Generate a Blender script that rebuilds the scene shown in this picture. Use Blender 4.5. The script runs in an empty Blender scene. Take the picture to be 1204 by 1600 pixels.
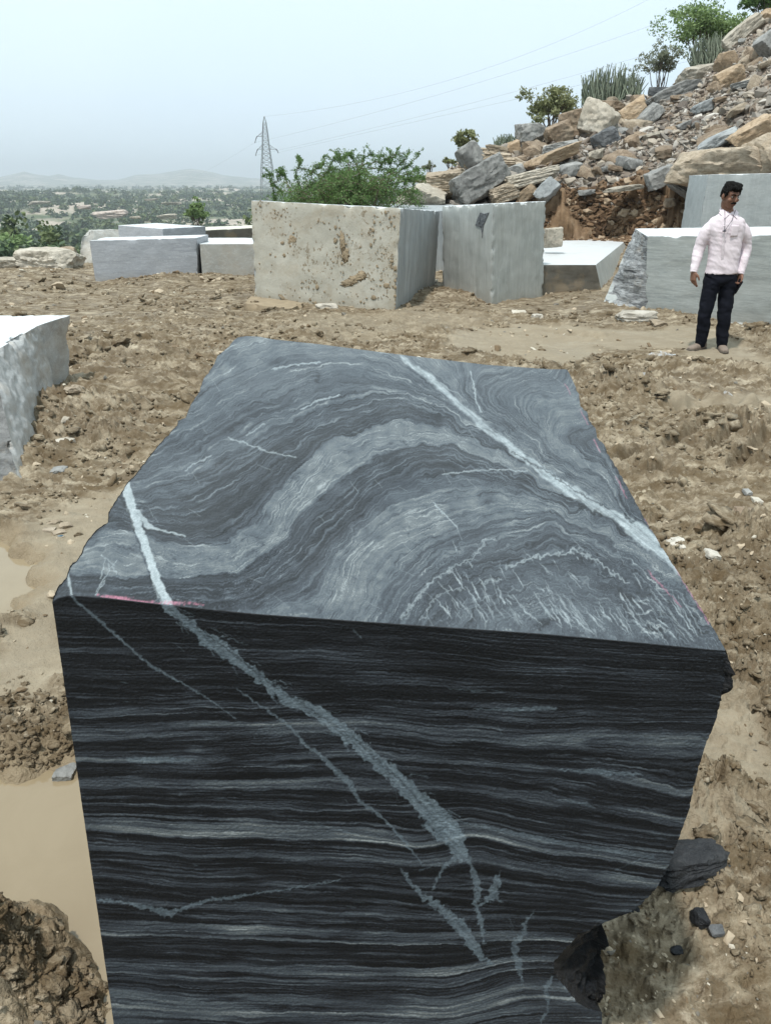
import bpy, bmesh, math, random
import numpy as np
from mathutils import Vector, Matrix

# ------------------------------------------------------------ camera, sky, sun
SC = bpy.context.scene
COL = SC.collection
CAM_H = 1.68
PITCH = math.radians(22.5)
FPX = 1250.0                       # focal length in photo pixels (photo 1204 x 1600)
cd = bpy.data.cameras.new('camera')
cam = bpy.data.objects.new('camera', cd)
COL.objects.link(cam)
cam.location = (0, 0, CAM_H)
cam.rotation_euler = (math.pi/2 - PITCH, 0, 0)
cd.sensor_fit = 'VERTICAL'
cd.sensor_height = 32.0
cd.lens = FPX/1600*32.0
cd.clip_start = 0.05
cd.clip_end = 40000
SC.camera = cam

SUN_EL, SUN_AZ = math.radians(68), math.radians(215)   # azimuth from +Y, clockwise
w = bpy.data.worlds.new('World'); SC.world = w; w.use_nodes = True
nt = w.node_tree; nt.nodes.clear()
wo = nt.nodes.new('ShaderNodeOutputWorld'); bg = nt.nodes.new('ShaderNodeBackground')
sky = nt.nodes.new('ShaderNodeTexSky'); sky.sky_type = 'NISHITA'; sky.sun_disc = False
sky.sun_elevation = SUN_EL; sky.sun_rotation = SUN_AZ
sky.air_density = 1.3; sky.dust_density = 6.0; sky.ozone_density = 1.2
tc = nt.nodes.new('ShaderNodeTexCoord'); sep = nt.nodes.new('ShaderNodeSeparateXYZ')
nt.links.new(tc.outputs['Generated'], sep.inputs[0])
rmp = nt.nodes.new('ShaderNodeValToRGB')
e = rmp.color_ramp.elements
e[0].position = 0.0; e[0].color = (8.0, 9.6, 10.7, 1)
e[1].position = 0.35; e[1].color = (9.0, 11.0, 11.7, 1)
e2 = rmp.color_ramp.elements.new(0.10); e2.color = (8.3, 10.1, 11.6, 1)
nt.links.new(sep.outputs['Z'], rmp.inputs[0])
cn = nt.nodes.new('ShaderNodeTexNoise'); cn.inputs['Scale'].default_value = 2.6; cn.inputs['Detail'].default_value = 5
nt.links.new(tc.outputs['Generated'], cn.inputs['Vector'])
cr = nt.nodes.new('ShaderNodeValToRGB'); cr.color_ramp.elements[0].position = 0.48; cr.color_ramp.elements[1].position = 0.75
cr.color_ramp.elements[0].color = (0, 0, 0, 1); cr.color_ramp.elements[1].color = (.45, .45, .45, 1)
nt.links.new(cn.outputs[0], cr.inputs[0])
mc = nt.nodes.new('ShaderNodeMix'); mc.data_type = 'RGBA'
nt.links.new(cr.outputs[0], mc.inputs[0]); nt.links.new(rmp.outputs[0], mc.inputs[6]); mc.inputs[7].default_value = (9.3, 10.9, 11.3, 1)
mx = nt.nodes.new('ShaderNodeMix'); mx.data_type = 'RGBA'; mx.inputs[0].default_value = 0.86   # thin high overcast in front of the blue
nt.links.new(sky.outputs[0], mx.inputs[6]); nt.links.new(mc.outputs[2], mx.inputs[7])
nt.links.new(mx.outputs[2], bg.inputs[0]); bg.inputs[1].default_value = 0.1
nt.links.new(bg.outputs[0], wo.inputs[0])
sl = bpy.data.lights.new('sun', 'SUN'); sl.energy = 3.1; sl.angle = math.radians(2.5); sl.color = (1, .96, .9)
sun = bpy.data.objects.new('sun', sl); COL.objects.link(sun)
sd = Vector((math.sin(SUN_AZ)*math.cos(SUN_EL), math.cos(SUN_AZ)*math.cos(SUN_EL), math.sin(SUN_EL)))
sun.rotation_euler = sd.to_track_quat('Z', 'Y').to_euler(); sun.location = (0, 0, 60)
SC.view_settings.view_transform = 'Standard'; SC.view_settings.look = 'None'
SC.view_settings.exposure = 0.22; SC.view_settings.gamma = 1.0
SC.cycles.max_bounces = 6; SC.cycles.volume_bounces = 0; SC.cycles.transparent_max_bounces = 8
SC.cycles.use_denoising = True

# ------------------------------------------------------------ helpers
CP, SP = math.cos(PITCH), math.sin(PITCH)
def ray(px, py):
    u = (px-602)/FPX; v = (py-800)/FPX
    return np.array([u, CP - v*SP, -SP - v*CP])
def gnd(px, py, z=0.0):            # the point at height z seen at a photo pixel
    d = ray(px, py); return np.array([0, 0, CAM_H]) + d*((z-CAM_H)/d[2])
def atY(px, py, Y):
    d = ray(px, py); return np.array([0, 0, CAM_H]) + d*(Y/d[1])
def proj(P):                       # world (...,3) -> photo pixels
    P = np.asarray(P, float); x = P[..., 0]; y = P[..., 1]; z = P[..., 2]-CAM_H
    d = y*CP - z*SP; up = y*SP + z*CP
    return 602 + FPX*x/d, 800 - FPX*up/d, d
rng = np.random.RandomState(7)
PERM = np.random.RandomState(3).permutation(256)
GA = np.arange(256)/256*2*np.pi; GC, GS = np.cos(GA), np.sin(GA)
def n2(x, y, seed=0):
    x = np.asarray(x, float); y = np.asarray(y, float)
    xi = np.floor(x).astype(np.int64); yi = np.floor(y).astype(np.int64)
    xf = x-xi; yf = y-yi
    u = xf*xf*xf*(xf*(xf*6-15)+10); v = yf*yf*yf*(yf*(yf*6-15)+10)
    def g(i, j, a, b):
        h = PERM[(PERM[(i+seed*37) & 255]+j+seed*11) & 255]
        return GC[h]*a + GS[h]*b
    a = g(xi, yi, xf, yf); b = g(xi+1, yi, xf-1, yf)
    c = g(xi, yi+1, xf, yf-1); d = g(xi+1, yi+1, xf-1, yf-1)
    return ((a+(b-a)*u) + ((c+(d-c)*u)-(a+(b-a)*u))*v)*1.5
G3 = np.random.RandomState(5).normal(size=(256, 3)); G3 /= np.linalg.norm(G3, axis=1)[:, None]
def n3(p, seed=0):
    p = np.asarray(p, float); i = np.floor(p).astype(np.int64); f = p-i
    u = f*f*f*(f*(f*6-15)+10); out = 0
    for dx in (0, 1):
        for dy in (0, 1):
            for dz in (0, 1):
                h = PERM[(PERM[(PERM[(i[..., 0]+dx+seed*37) & 255]+i[..., 1]+dy) & 255]+i[..., 2]+dz) & 255]
                g = G3[h]
                d = g[..., 0]*(f[..., 0]-dx)+g[..., 1]*(f[..., 1]-dy)+g[..., 2]*(f[..., 2]-dz)
                ww = (u[..., 0] if dx else 1-u[..., 0])*(u[..., 1] if dy else 1-u[..., 1])*(u[..., 2] if dz else 1-u[..., 2])
                out = out + d*ww
    return out*1.5
def fbm(x, y, o=4, seed=0, g=.5):
    s = 0; a = 1
    for k in range(o):
        s = s + a*n2(x*2.03**k, y*2.03**k, seed+k*5); a *= g
    return s
def fbm3(p, o=4, seed=0, g=.5):
    s = 0; a = 1
    for k in range(o):
        s = s + a*n3(p*2.03**k, seed+k*5); a *= g
    return s
def ss(a, b, x):
    t = np.clip((x-a)/(b-a), 0, 1); return t*t*(3-2*t)
def worley(x, y, seed=0):
    xi = np.floor(x).astype(np.int64); yi = np.floor(y).astype(np.int64); best = np.full(x.shape, 9.)
    for dx in (-1, 0, 1):
        for dy in (-1, 0, 1):
            h = PERM[(PERM[(xi+dx+seed*13) & 255]+yi+dy) & 255]; h2 = PERM[(h+91) & 255]
            best = np.minimum(best, np.hypot(xi+dx+h/256-x, yi+dy+h2/256-y))
    return best

def tag(o, label=None, cat=None, group=None, kind=None):
    if label: o['label'] = label
    if cat: o['category'] = cat
    if group: o['group'] = group
    if kind: o['kind'] = kind
    return o
def mesh_np(name, V, Fq, mats=(), midx=None, smooth=False, attrs=None):
    """V (n,3); Fq list of (m,k) arrays of faces"""
    me = bpy.data.meshes.new(name); V = np.ascontiguousarray(V, dtype=np.float32)
    if isinstance(Fq, np.ndarray): Fq = [Fq]
    Fq = [np.asarray(f, dtype=np.int32) for f in Fq if len(f)]
    me.vertices.add(len(V)); me.vertices.foreach_set('co', V.ravel())
    tot = np.concatenate([np.full(len(f), f.shape[1], dtype=np.int32) for f in Fq])
    idx = np.concatenate([f.ravel() for f in Fq])
    me.loops.add(len(idx)); me.loops.foreach_set('vertex_index', idx)
    me.polygons.add(len(tot))
    st = np.concatenate([[0], np.cumsum(tot)[:-1]]).astype(np.int32)
    me.polygons.foreach_set('loop_start', st); me.polygons.foreach_set('loop_total', tot)
    for m in mats: me.materials.append(m)
    if midx is not None: me.polygons.foreach_set('material_index', np.asarray(midx, dtype=np.int32))
    me.polygons.foreach_set('use_smooth', np.full(len(tot), bool(smooth)))
    for k, a in (attrs or {}).items():
        if a.ndim == 1:
            at = me.attributes.new(k, 'FLOAT', 'POINT'); at.data.foreach_set('value', a.astype(np.float32))
        else:
            at = me.attributes.new(k, 'FLOAT_COLOR', 'POINT')
            at.data.foreach_set('color', np.ascontiguousarray(a, dtype=np.float32).ravel())
    me.update(calc_edges=True); me.validate()
    return me
def obj(name, me, parent=None, loc=None):
    o = bpy.data.objects.new(name, me); COL.objects.link(o)
    if parent is not None: o.parent = parent
    if loc is not None: o.location = loc
    return o
def empty(name, loc, rz=0):
    o = bpy.data.objects.new(name, None); COL.objects.link(o); o.location = loc; o.rotation_euler = (0, 0, rz)
    o.empty_display_size = .2; return o
def based(name, V, Fq, mats, **k):     # mesh whose origin sits at its base
    V = np.asarray(V, float); b = np.array([(V[:, 0].min()+V[:, 0].max())/2, (V[:, 1].min()+V[:, 1].max())/2, V[:, 2].min()])
    return obj(name, mesh_np(name, V-b, Fq, mats, **k), loc=b)
def grid_faces(nr, nc, off=0, wrap=False):
    i = np.arange(nr-1)[:, None]; j = np.arange(nc if wrap else nc-1)[None, :]; j2 = (j+1) % nc
    return (np.stack([i*nc+j, i*nc+j2, (i+1)*nc+j2, (i+1)*nc+j], -1).reshape(-1, 4)+off)

class MG:                              # collects pieces, then one mesh
    def __init__(s): s.V = []; s.Q = []; s.T = []; s.n = 0
    def add(s, V, F):
        V = np.asarray(V, float); F = np.asarray(F)
        (s.Q if F.shape[1] == 4 else s.T).append(F+s.n); s.V.append(V); s.n += len(V); return s
    def tube(s, pts, rad, seg=6, cap=True):
        pts = np.asarray(pts, float); n = len(pts); rad = np.broadcast_to(np.asarray(rad, float), (n,))
        d = np.gradient(pts, axis=0); d /= np.linalg.norm(d, axis=1)[:, None]+1e-9
        up = np.array([0, 0, 1.]) if abs(d[0, 2]) < .9 else np.array([1., 0, 0])
        a = np.cross(d, up); a /= np.linalg.norm(a, axis=1)[:, None]+1e-9; b = np.cross(d, a)
        t = np.arange(seg)/seg*2*np.pi
        V = pts[:, None]+(a[:, None]*np.cos(t)[None, :, None]+b[:, None]*np.sin(t)[None, :, None])*rad[:, None, None]
        s.add(V.reshape(-1, 3), grid_faces(n, seg, wrap=True))
        return s
    def me(s, name, mats, smooth=False):
        F = []
        if s.Q: F.append(np.concatenate(s.Q))
        if s.T: F.append(np.concatenate(s.T))
        return mesh_np(name, np.concatenate(s.V), F, mats, smooth=smooth)
_ico = {}
def ico(sub):
    if sub not in _ico:
        bm = bmesh.new(); bmesh.ops.create_icosphere(bm, subdivisions=sub, radius=1)
        _ico[sub] = (np.array([v.co[:] for v in bm.verts]), np.array([[v.index for v in f.verts] for f in bm.faces])); bm.free()
    return _ico[sub]

# ------------------------------------------------------------ node helpers
class NT:
    def __init__(s, name):
        s.m = bpy.data.materials.new(name); s.m.use_nodes = True; s.t = s.m.node_tree; s.t.nodes.clear()
        s.out = s.t.nodes.new('ShaderNodeOutputMaterial'); s.b = s.t.nodes.new('ShaderNodeBsdfPrincipled')
        s.t.links.new(s.b.outputs[0], s.out.inputs[0]); s._tc = None
    def N(s, t, **k):
        n = s.t.nodes.new(t)
        for a, v in k.items(): setattr(n, a, v)
        return n
    def L(s, a, b): s.t.links.new(a, b)
    def _in(s, sock, v):
        if hasattr(v, 'is_output'): s.L(v, sock)
        elif isinstance(v, (tuple, list)) and sock.type == 'RGBA' and len(v) == 3: sock.default_value = (*v, 1)
        else: sock.default_value = v
    def obj(s):
        if not s._tc: s._tc = s.N('ShaderNodeTexCoord')
        return s._tc.outputs['Object']
    def pos(s): return s.N('ShaderNodeNewGeometry').outputs['Position']
    def rnd(s): return s.N('ShaderNodeObjectInfo').outputs['Random']
    def mapv(s, v, sc=(1, 1, 1), rot=(0, 0, 0), loc=(0, 0, 0)):
        n = s.N('ShaderNodeMapping'); s.L(v, n.inputs[0]); s._in(n.inputs['Scale'], sc); s._in(n.inputs['Rotation'], rot); s._in(n.inputs['Location'], loc); return n.outputs[0]
    def noise(s, v, scale=1, det=4, rough=.55, dist=0, col=False):
        n = s.N('ShaderNodeTexNoise'); s.L(v, n.inputs['Vector']); n.inputs['Scale'].default_value = scale
        n.inputs['Detail'].default_value = det; n.inputs['Roughness'].default_value = rough; n.inputs['Distortion'].default_value = dist
        return n.outputs[1 if col else 0]
    def vor(s, v, scale=1, feat='F1', out=0, rnd=1):
        n = s.N('ShaderNodeTexVoronoi', feature=feat); s.L(v, n.inputs['Vector']); n.inputs['Scale'].default_value = scale
        n.inputs['Randomness'].default_value = rnd; return n.outputs[out]
    def ramp(s, v, stops, interp='LINEAR'):
        n = s.N('ShaderNodeValToRGB'); s.L(v, n.inputs[0]); r = n.color_ramp; r.interpolation = interp
        while len(r.elements) < len(stops): r.elements.new(.5)
        for e, (p, c) in zip(r.elements, stops):
            e.position = p; e.color = (c, c, c, 1) if not isinstance(c, tuple) else (*c, 1)
        return n.outputs[0]
    def mix(s, f, a, b, mode='MIX'):
        n = s.N('ShaderNodeMix', data_type='RGBA', blend_type=mode); s._in(n.inputs[0], f); s._in(n.inputs[6], a); s._in(n.inputs[7], b); return n.outputs[2]
    def math(s, op, a, b=None, c=None, clamp=False):
        n = s.N('ShaderNodeMath', operation=op, use_clamp=clamp); s._in(n.inputs[0], a)
        if b is not None: s._in(n.inputs[1], b)
        if c is not None: s._in(n.inputs[2], c)
        return n.outputs[0]
    def attr(s, name, out='Fac'): return s.N('ShaderNodeAttribute', attribute_name=name).outputs[out]
    def sepc(s, v): n = s.N('ShaderNodeSeparateColor'); s.L(v, n.inputs[0]); return n.outputs
    def sepv(s, v): n = s.N('ShaderNodeSeparateXYZ'); s.L(v, n.inputs[0]); return n.outputs
    def bump(s, h, st=.5, dist=.02, nrm=None):
        n = s.N('ShaderNodeBump'); s.L(h, n.inputs['Height']); n.inputs['Strength'].default_value = st; n.inputs['Distance'].default_value = dist
        if nrm is not None: s.L(nrm, n.inputs['Normal'])
        return n.outputs[0]
    def fin(s, col=None, rough=None, nrm=None, spec=None):
        if col is not None: s._in(s.b.inputs['Base Color'], col)
        if rough is not None: s._in(s.b.inputs['Roughness'], rough)
        if nrm is not None: s.L(nrm, s.b.inputs['Normal'])
        if spec is not None: s._in(s.b.inputs['Specular IOR Level'], spec)
        return s.m
def simple(name, c, rough=.8, var=.25, scale=20, spec=.3):
    t = NT(name); n = t.noise(t.obj(), scale, 4)
    return t.fin(t.mix(n, tuple(x*(1-var) for x in c), tuple(min(1, x*(1+var)) for x in c)), rough, spec=spec)

# ------------------------------------------------------------ ground sheet
def theta_px(px, py): d = ray(px, py); return math.atan2(d[0], d[1])
def elev(px, py): d = ray(px, py); return math.atan2(d[2], math.hypot(d[0], d[1]))
HEAP = [  # photo px, silhouette py, ridge distance, bank distance, bank top z, bank bottom z
 (-2500, 283, 21, 19, 0, 0), (380, 283, 22, 19, 0, 0), (560, 330, 22, 20, .05, 0), (620, 318, 22, 20, .1, 0), (650, 300, 22.5, 20, .3, .05), (700, 270, 23.5, 20.2, .6, .1),
 (740, 252, 24.5, 20.5, .8, .2), (800, 233, 26, 20.8, 1.15, .3), (850, 208, 27, 21, 1.35, .35), (900, 182, 28, 21, 1.45, .35),
 (950, 168, 29, 21, 1.55, .35), (1000, 158, 30, 20.8, 1.65, .35), (1050, 140, 31, 20.5, 1.7, .35), (1100, 108, 32, 20.2, 1.75, .35),
 (1150, 68, 33, 20, 1.8, .35), (1204, 22, 34, 19.6, 1.8, .35), (1320, -60, 34, 18.5, 1.8, .3), (1600, -150, 34, 17, 1.8, .2), (2600, -150, 34, 16, 1.8, .2)]
h_th = np.array([theta_px(a, b) for a, b, *_ in HEAP]); h_el = np.array([elev(a, b) for a, b, *_ in HEAP])
h_rr = np.array([r for _, _, r, *_ in HEAP]); h_rb = np.array([x[3] for x in HEAP]); h_bz = np.array([x[4] for x in HEAP]); h_bb = np.array([x[5] for x in HEAP])
h_zr = CAM_H + np.tan(h_el)*h_rr; h_zr[:2] = -.1; h_zr[-2:] = 9.5
VR = np.log(np.array([20, 24, 30, 45, 60, 100, 150, 200, 300, 400, 600, 800, 950, 1200, 2000, 3500, 7500.]))
VZ = np.array([0, -.7, -2.0, -4.3, -5.7, -8.6, -11.5, -14, -18.5, -21, -20.5, -15.5, -13.5, -16, -18, -16, -16.])
HILL = [(-400, 277), (-200, 279), (-60, 276), (0, 277), (22, 272), (38, 268), (52, 272), (75, 275), (92, 272), (112, 277), (150, 281), (185, 281), (215, 273), (250, 272), (275, 267),
        (300, 263.5), (320, 267), (350, 274), (400, 279), (480, 281), (600, 279), (700, 277), (900, 281), (1204, 278), (1700, 281)]
hl_th = np.array([theta_px(a, b) for a, b in HILL]); hl_z = np.array([math.tan(elev(a, b)) for a, b in HILL])
def P2(*pts): return np.array([gnd(x, y)[:2] for x, y in pts])
def sdf_poly(x, y, poly):              # signed distance, negative inside
    d = np.full(x.shape, 1e9); ins = np.zeros(x.shape, bool); n = len(poly)
    for i in range(n):
        a = poly[i]; b = poly[(i+1) % n]; e = b-a; wx = x-a[0]; wy = y-a[1]
        t = np.clip((wx*e[0]+wy*e[1])/(e@e+1e-12), 0, 1)
        d = np.minimum(d, np.hypot(wx-t*e[0], wy-t*e[1]))
        c = ((a[1] > y) != (b[1] > y)) & (x < (b[0]-a[0])*(y-a[1])/(b[1]-a[1]+1e-12)+a[0]); ins ^= c
    return np.where(ins, -d, d)
PUD = [P2((-700, 1190), (-150, 1180), (0, 1190), (60, 1188), (105, 1195), (170, 1215), (330, 1300), (420, 1660), (230, 1690), (120, 1640), (60, 1590), (150, 1560), (150, 1530), (110, 1515), (70, 1470), (60, 1430), (20, 1420), (-40, 1400), (-160, 1420), (-500, 1500)),
       P2((-220, 850), (-60, 835), (0, 835), (25, 850), (52, 875), (58, 910), (40, 940), (10, 960), (-120, 975), (-300, 960)),
       P2((-150, 1015), (0, 985), (25, 980), (30, 1000), (0, 1020), (-100, 1050))]
PUD = PUD[:2]
SMOOTH = [P2((930, 516), (1010, 520), (1090, 514), (1180, 560), (1204, 585), (1110, 570), (1060, 545), (960, 545), (925, 530)),
          P2((740, 520), (820, 512), (900, 512), (930, 520), (925, 555), (870, 568), (800, 556), (700, 545)),
          P2((1030, 628), (1204, 622), (1330, 625), (1330, 640), (1180, 642), (1040, 636)),
          P2((50, 830), (150, 780), (190, 770), (150, 850), (110, 900), (90, 1000), (60, 1100), (10, 1080), (60, 930)),
          P2((1030, 1255), (1110, 1285), (1150, 1300), (1100, 1340), (1040, 1340)),
          P2((1090, 1110), (1180, 1130), (1160, 1220), (1080, 1190))]
CAKED = P2((480, 500), (560, 492), (660, 480), (760, 500), (700, 530), (560, 530), (430, 520))
TRK = [((1040, 705), (1130, 672)), ((1108, 712), (1180, 680)), ((1020, 740), (1045, 728)), ((1140, 735), (1204, 700)),
       ((960, 725), (1010, 712)), ((225, 600), (330, 590)), ((200, 640), (340, 618)), ((150, 618), (240, 612)), ((230, 560), (350, 552)), ((1190, 660), (1250, 645)),
       ((640, 500), (940, 528)), ((660, 488), (900, 505)), ((930, 560), (1204, 600)), ((920, 590), (1204, 650)), ((120, 520), (420, 500)), ((110, 545), (380, 527)), ((130, 580), (340, 572)), ((1000, 690), (1204, 640)), ((700, 478), (860, 486)), ((980, 660), (1150, 628))]
def ground_h(x, y):
    r = np.hypot(x, y); th = np.arctan2(x, y)
    rr = np.interp(th, h_th, h_rr); rb = np.interp(th, h_th, h_rb); bz = np.interp(th, h_th, h_bz); bb = np.interp(th, h_th, h_bb); zr = np.interp(th, h_th, h_zr)
    wig = .35*fbm(x*.7, y*.7, 3, 21); rbw = rb + wig
    heap = ss(.02, .5, bz)
    z = bb*ss(13, 20, r)
    tb = (r-(rbw-.75))/.75
    z = z + (bz-bb)*np.clip(tb, 0, 1)**.8
    f = np.clip((r-rbw)/(rr-rb), 0, 1)
    z = np.where(r > rbw, bz + (zr-bz)*(f**.92), z)
    zv = np.interp(np.log(np.maximum(r, 1)), VR, VZ)
    beh = zv + zr*np.exp(-np.maximum(r-rr, 0)/np.where(zr > 3, 45., 14.)) - np.interp(np.log(rr), VR, VZ)*np.exp(-np.maximum(r-rr, 0)/14)
    z = np.where(r > rr, beh, z)
    # low rise on the left beyond the edge, ridges in the valley
    lr = np.array([theta_px(a, 350) for a in (-400, -50, 60, 150, 260, 330, 395, 470, 560, 900)])
    lz = np.array([4.5, 4.2, 3.9, 2.0, .8, 2.2, 4.6, 5.0, 4, 4])
    z = z + np.interp(th, lr, lz)*np.exp(-((r-95)/28)**2)*ss(35, 70, r)
    far = ss(35, 160, r)
    z = z + far*(2.2*fbm(x*.012, y*.012, 4, 31) + 5.5*ss(250, 500, r)*fbm(x*.0042, y*.0042, 4, 37)*(1-ss(1500, 3000, r)))
    z = z + ss(3000, 5000, r)*(1-ss(5000, 7000, r))*np.maximum(0, (CAM_H+5000*np.interp(th, hl_th, hl_z)) + 16)*(1+.0*r)
    # near mud
    near = 1-ss(30, 70, r)
    A = .5+.5*np.tanh(2.2*(fbm(x*.55, y*.55, 3, 2)+.15))
    sm = np.zeros_like(x); nearm = r < 16
    xs, ys = x[nearm], y[nearm]
    q = np.zeros_like(xs)
    for P in SMOOTH:
        d = sdf_poly(xs, ys, P) + .10*fbm(xs*3, ys*3, 3, 9); q = np.maximum(q, 1-ss(-.02, .16, d))
    sm[nearm] = q
    A = A*(1-.9*sm)
    bil = 1-np.abs(fbm(x*3.2, y*3.2, 5, 5, .55))*1.8
    fine = fbm(x*16, y*16, 4, 6, .6)
    rid = np.abs(fbm(x*7.5+.4*fine, y*9, 4, 8, .55))
    clod = np.clip(.75-worley(x*5+.7*fbm(x*6, y*6, 2, 4), y*6+.7*fbm(x*6, y*6, 2, 5), 3), 0, 1)
    h = .035*fbm(x*.8, y*.8, 3, 1) + A*(.026*bil + .044*rid + .032*clod + .022*fine + .005*fbm(x*45, y*45, 3, 66, .6)*(1-ss(3, 7, r)) + .016*np.clip(.62-worley(x*15+.8*fbm(x*12, y*12, 2, 67), y*15+.8*fbm(x*12, y*12, 2, 68), 5), 0, 1)*(1-ss(3.5, 7, r)) + .010*np.clip(.6-worley(x*34+1.1*fine, y*34, 6), 0, 1)*(1-ss(2, 4, r))) + .004*fine
    streak = fbm(x*1.6+2*y*.1, y*8+x*1.2, 4, 12, .6)
    left = ss(-3.2, -2.0, -np.abs(x+2.8)+0)*ss(3.8, 4.6, y)*(1-ss(8.5, 10, y))
    left = ss(.3, 1.2, -x)*ss(3.6, 4.6, y)*(1-ss(9, 11, y))
    h = h + .045*left*streak
    pale = np.zeros_like(x); wet = np.zeros_like(x)
    pud = np.zeros_like(xs)
    hh = h[nearm]
    for P in PUD:
        d = sdf_poly(xs, ys, P) + .07*fbm(xs*4.5, ys*4.5, 4, 14)
        hh = hh*(1-.85*(1-ss(-.02, .10, d))) - .075*(1-ss(-.10, .03, d)) + .012*np.exp(-((d-.10)/.07)**2)
        pud = np.maximum(pud, 1-ss(0, .12, d))
    for (a, b) in TRK:
        a = gnd(*a)[:2]; b = gnd(*b)[:2]; e = b-a; L = math.hypot(*e); e = e/L
        t = (xs-a[0])*e[0]+(ys-a[1])*e[1]; dd = np.abs((xs-a[0])*-e[1]+(ys-a[1])*e[0])
        m = ss(-.03, .03, t)*(1-ss(L-.03, L+.03, t))
        wd_ = 1.0 if L < 1.2 else 2.3; dd = np.abs(dd/wd_ + (.05*fbm(xs*1.5, ys*1.5, 2, 97) if L >= 1.2 else 0)); m = m*(1 if L < 1.2 else ss(-.5, .1, fbm(xs*1.1, ys*1.1, 2, 98))); lug_ = 1+.45*(np.sin(t*42) if L >= 1.2 else 0)
        hh = hh*(1-.7*m*(1-ss(.03, .09, dd))) - .060*m*lug_*np.exp(-(dd/.04)**4) + .038*m*np.exp(-((dd-.075)/.03)**2)
    h[nearm] = hh; wet[nearm] = pud
    # mounds of mud
    for (px, py, rad, hh2) in ((15, 1545, .085, .045), (-60, 1520, .14, .08), (130, 1620, .07, .04), (165, 1255, .07, .02), (118, 640, .35, .10), (150, 690, .3, .05), (1110, 1290, .18, .05), (1150, 1120, .2, .04),
                               (1110, 590, .55, .10), (1165, 690, .5, .10), (930, 610, .4, .08), (990, 620, .4, .07), (1180, 850, .25, .07), (690, 462, .6, .14), (350, 440, .9, .10), (270, 437, .8, .1), (60, 430, 1.2, .12),
                               (1040, 500, .8, .07), (1180, 530, .6, .10), (900, 480, .6, .06), (500, 520, .5, .06), (650, 525, .5, .07)):
        c = gnd(px, py); g = np.exp(-((x-c[0])**2+(y-c[1])**2)/rad**2); h = h + g*hh2*(1+(.5*rid+.3*fine)*(1-.85*ss(6, 12, r))) + g*(1-ss(1.5, 3, r))*(.02*clod+.016*rid+.009*fine)
    g = ss(7, 14, r)
    h = h*(1-.45*g)+g*.05*fbm(x*1.1, y*.7, 3, 3)
    rub = heap*ss(-.9, -.3, r-rbw)
    h = h*(1-rub) + rub*(.16*fbm(x*.9, y*.9, 3, 51) + .11*fbm(x*3.1, y*3.1, 3, 52) + .05*rid)
    bank = heap*ss(-1.1, -.8, r-rbw)*(1-ss(-.15, .15, r-rbw))
    h = h + bank*.12*fbm(x*2.1, y*2.1, 3, 55)
    z = z + h*near
    caked = np.zeros_like(x)
    dck = sdf_poly(xs, ys, CAKED)+.25*fbm(xs*2, ys*2, 3, 19)
    caked[nearm] = np.maximum(1-ss(-.1, .2, dck), 0)
    valley = ss(0, 6, r-rr-.5)*1.0
    soil = heap*ss(-1.3, -.8, r-rbw)*(1-ss(-.1, .25, r-rbw))
    rubm = heap*ss(-.05, .3, r-rbw)
    pale = np.clip(sm+caked*.6, 0, 1)
    return z, np.stack([pale, wet, np.clip(rubm+2*valley*(rubm < .5), 0, 1), valley], -1), soil

rs = [.03, .12, .22, .32]; r = .42
while r < 36: rs.append(r); r *= 1.0042
while r < 8000: rs.append(r); r *= 1.018
rs = np.array(rs)
ths = np.concatenate([np.linspace(-180, -42, 46)[:-1], np.linspace(-42, -33, 30)[:-1], np.arange(-33, 33, .095), np.linspace(33, 42, 30)[1:], np.linspace(42, 180, 46)[1:-1]])*math.pi/180
R, T = np.meshgrid(rs, ths, indexing='ij')
GX, GY = R*np.sin(T), R*np.cos(T)
GZ, GM, GSOIL = ground_h(GX, GY)
_p3 = np.stack([GX, GY, GZ], -1); _sel = GSOIL > .02          # clods standing out of the cut bank
_q = _p3[_sel]; _d = (.30*fbm3(_q*1.3, 2, 61)+.22*np.abs(fbm3(_q*3.2, 4, 62))+.08*fbm3(_q*9, 3, 63))*GSOIL[_sel]
GX[_sel] -= _d*np.sin(T[_sel]); GY[_sel] -= _d*np.cos(T[_sel])
def hz(x, y):                          # terrain height at points
    x = np.atleast_1d(np.asarray(x, float)); y = np.atleast_1d(np.asarray(y, float)); return ground_h(x, y)[0]
def march(px, py, r0=2.0, r1=60.):     # where the view ray through a photo pixel meets the terrain
    d = ray(px, py); rs_ = np.linspace(r0, r1, 900); t = rs_/math.hypot(d[0], d[1])
    x, y, z = d[0]*t, d[1]*t, CAM_H+d[2]*t
    hit = np.where(z < hz(x, y))[0]; k = hit[0] if len(hit) else -1
    return np.array([x[k], y[k], z[k]]), (len(hit) > 0)

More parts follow.
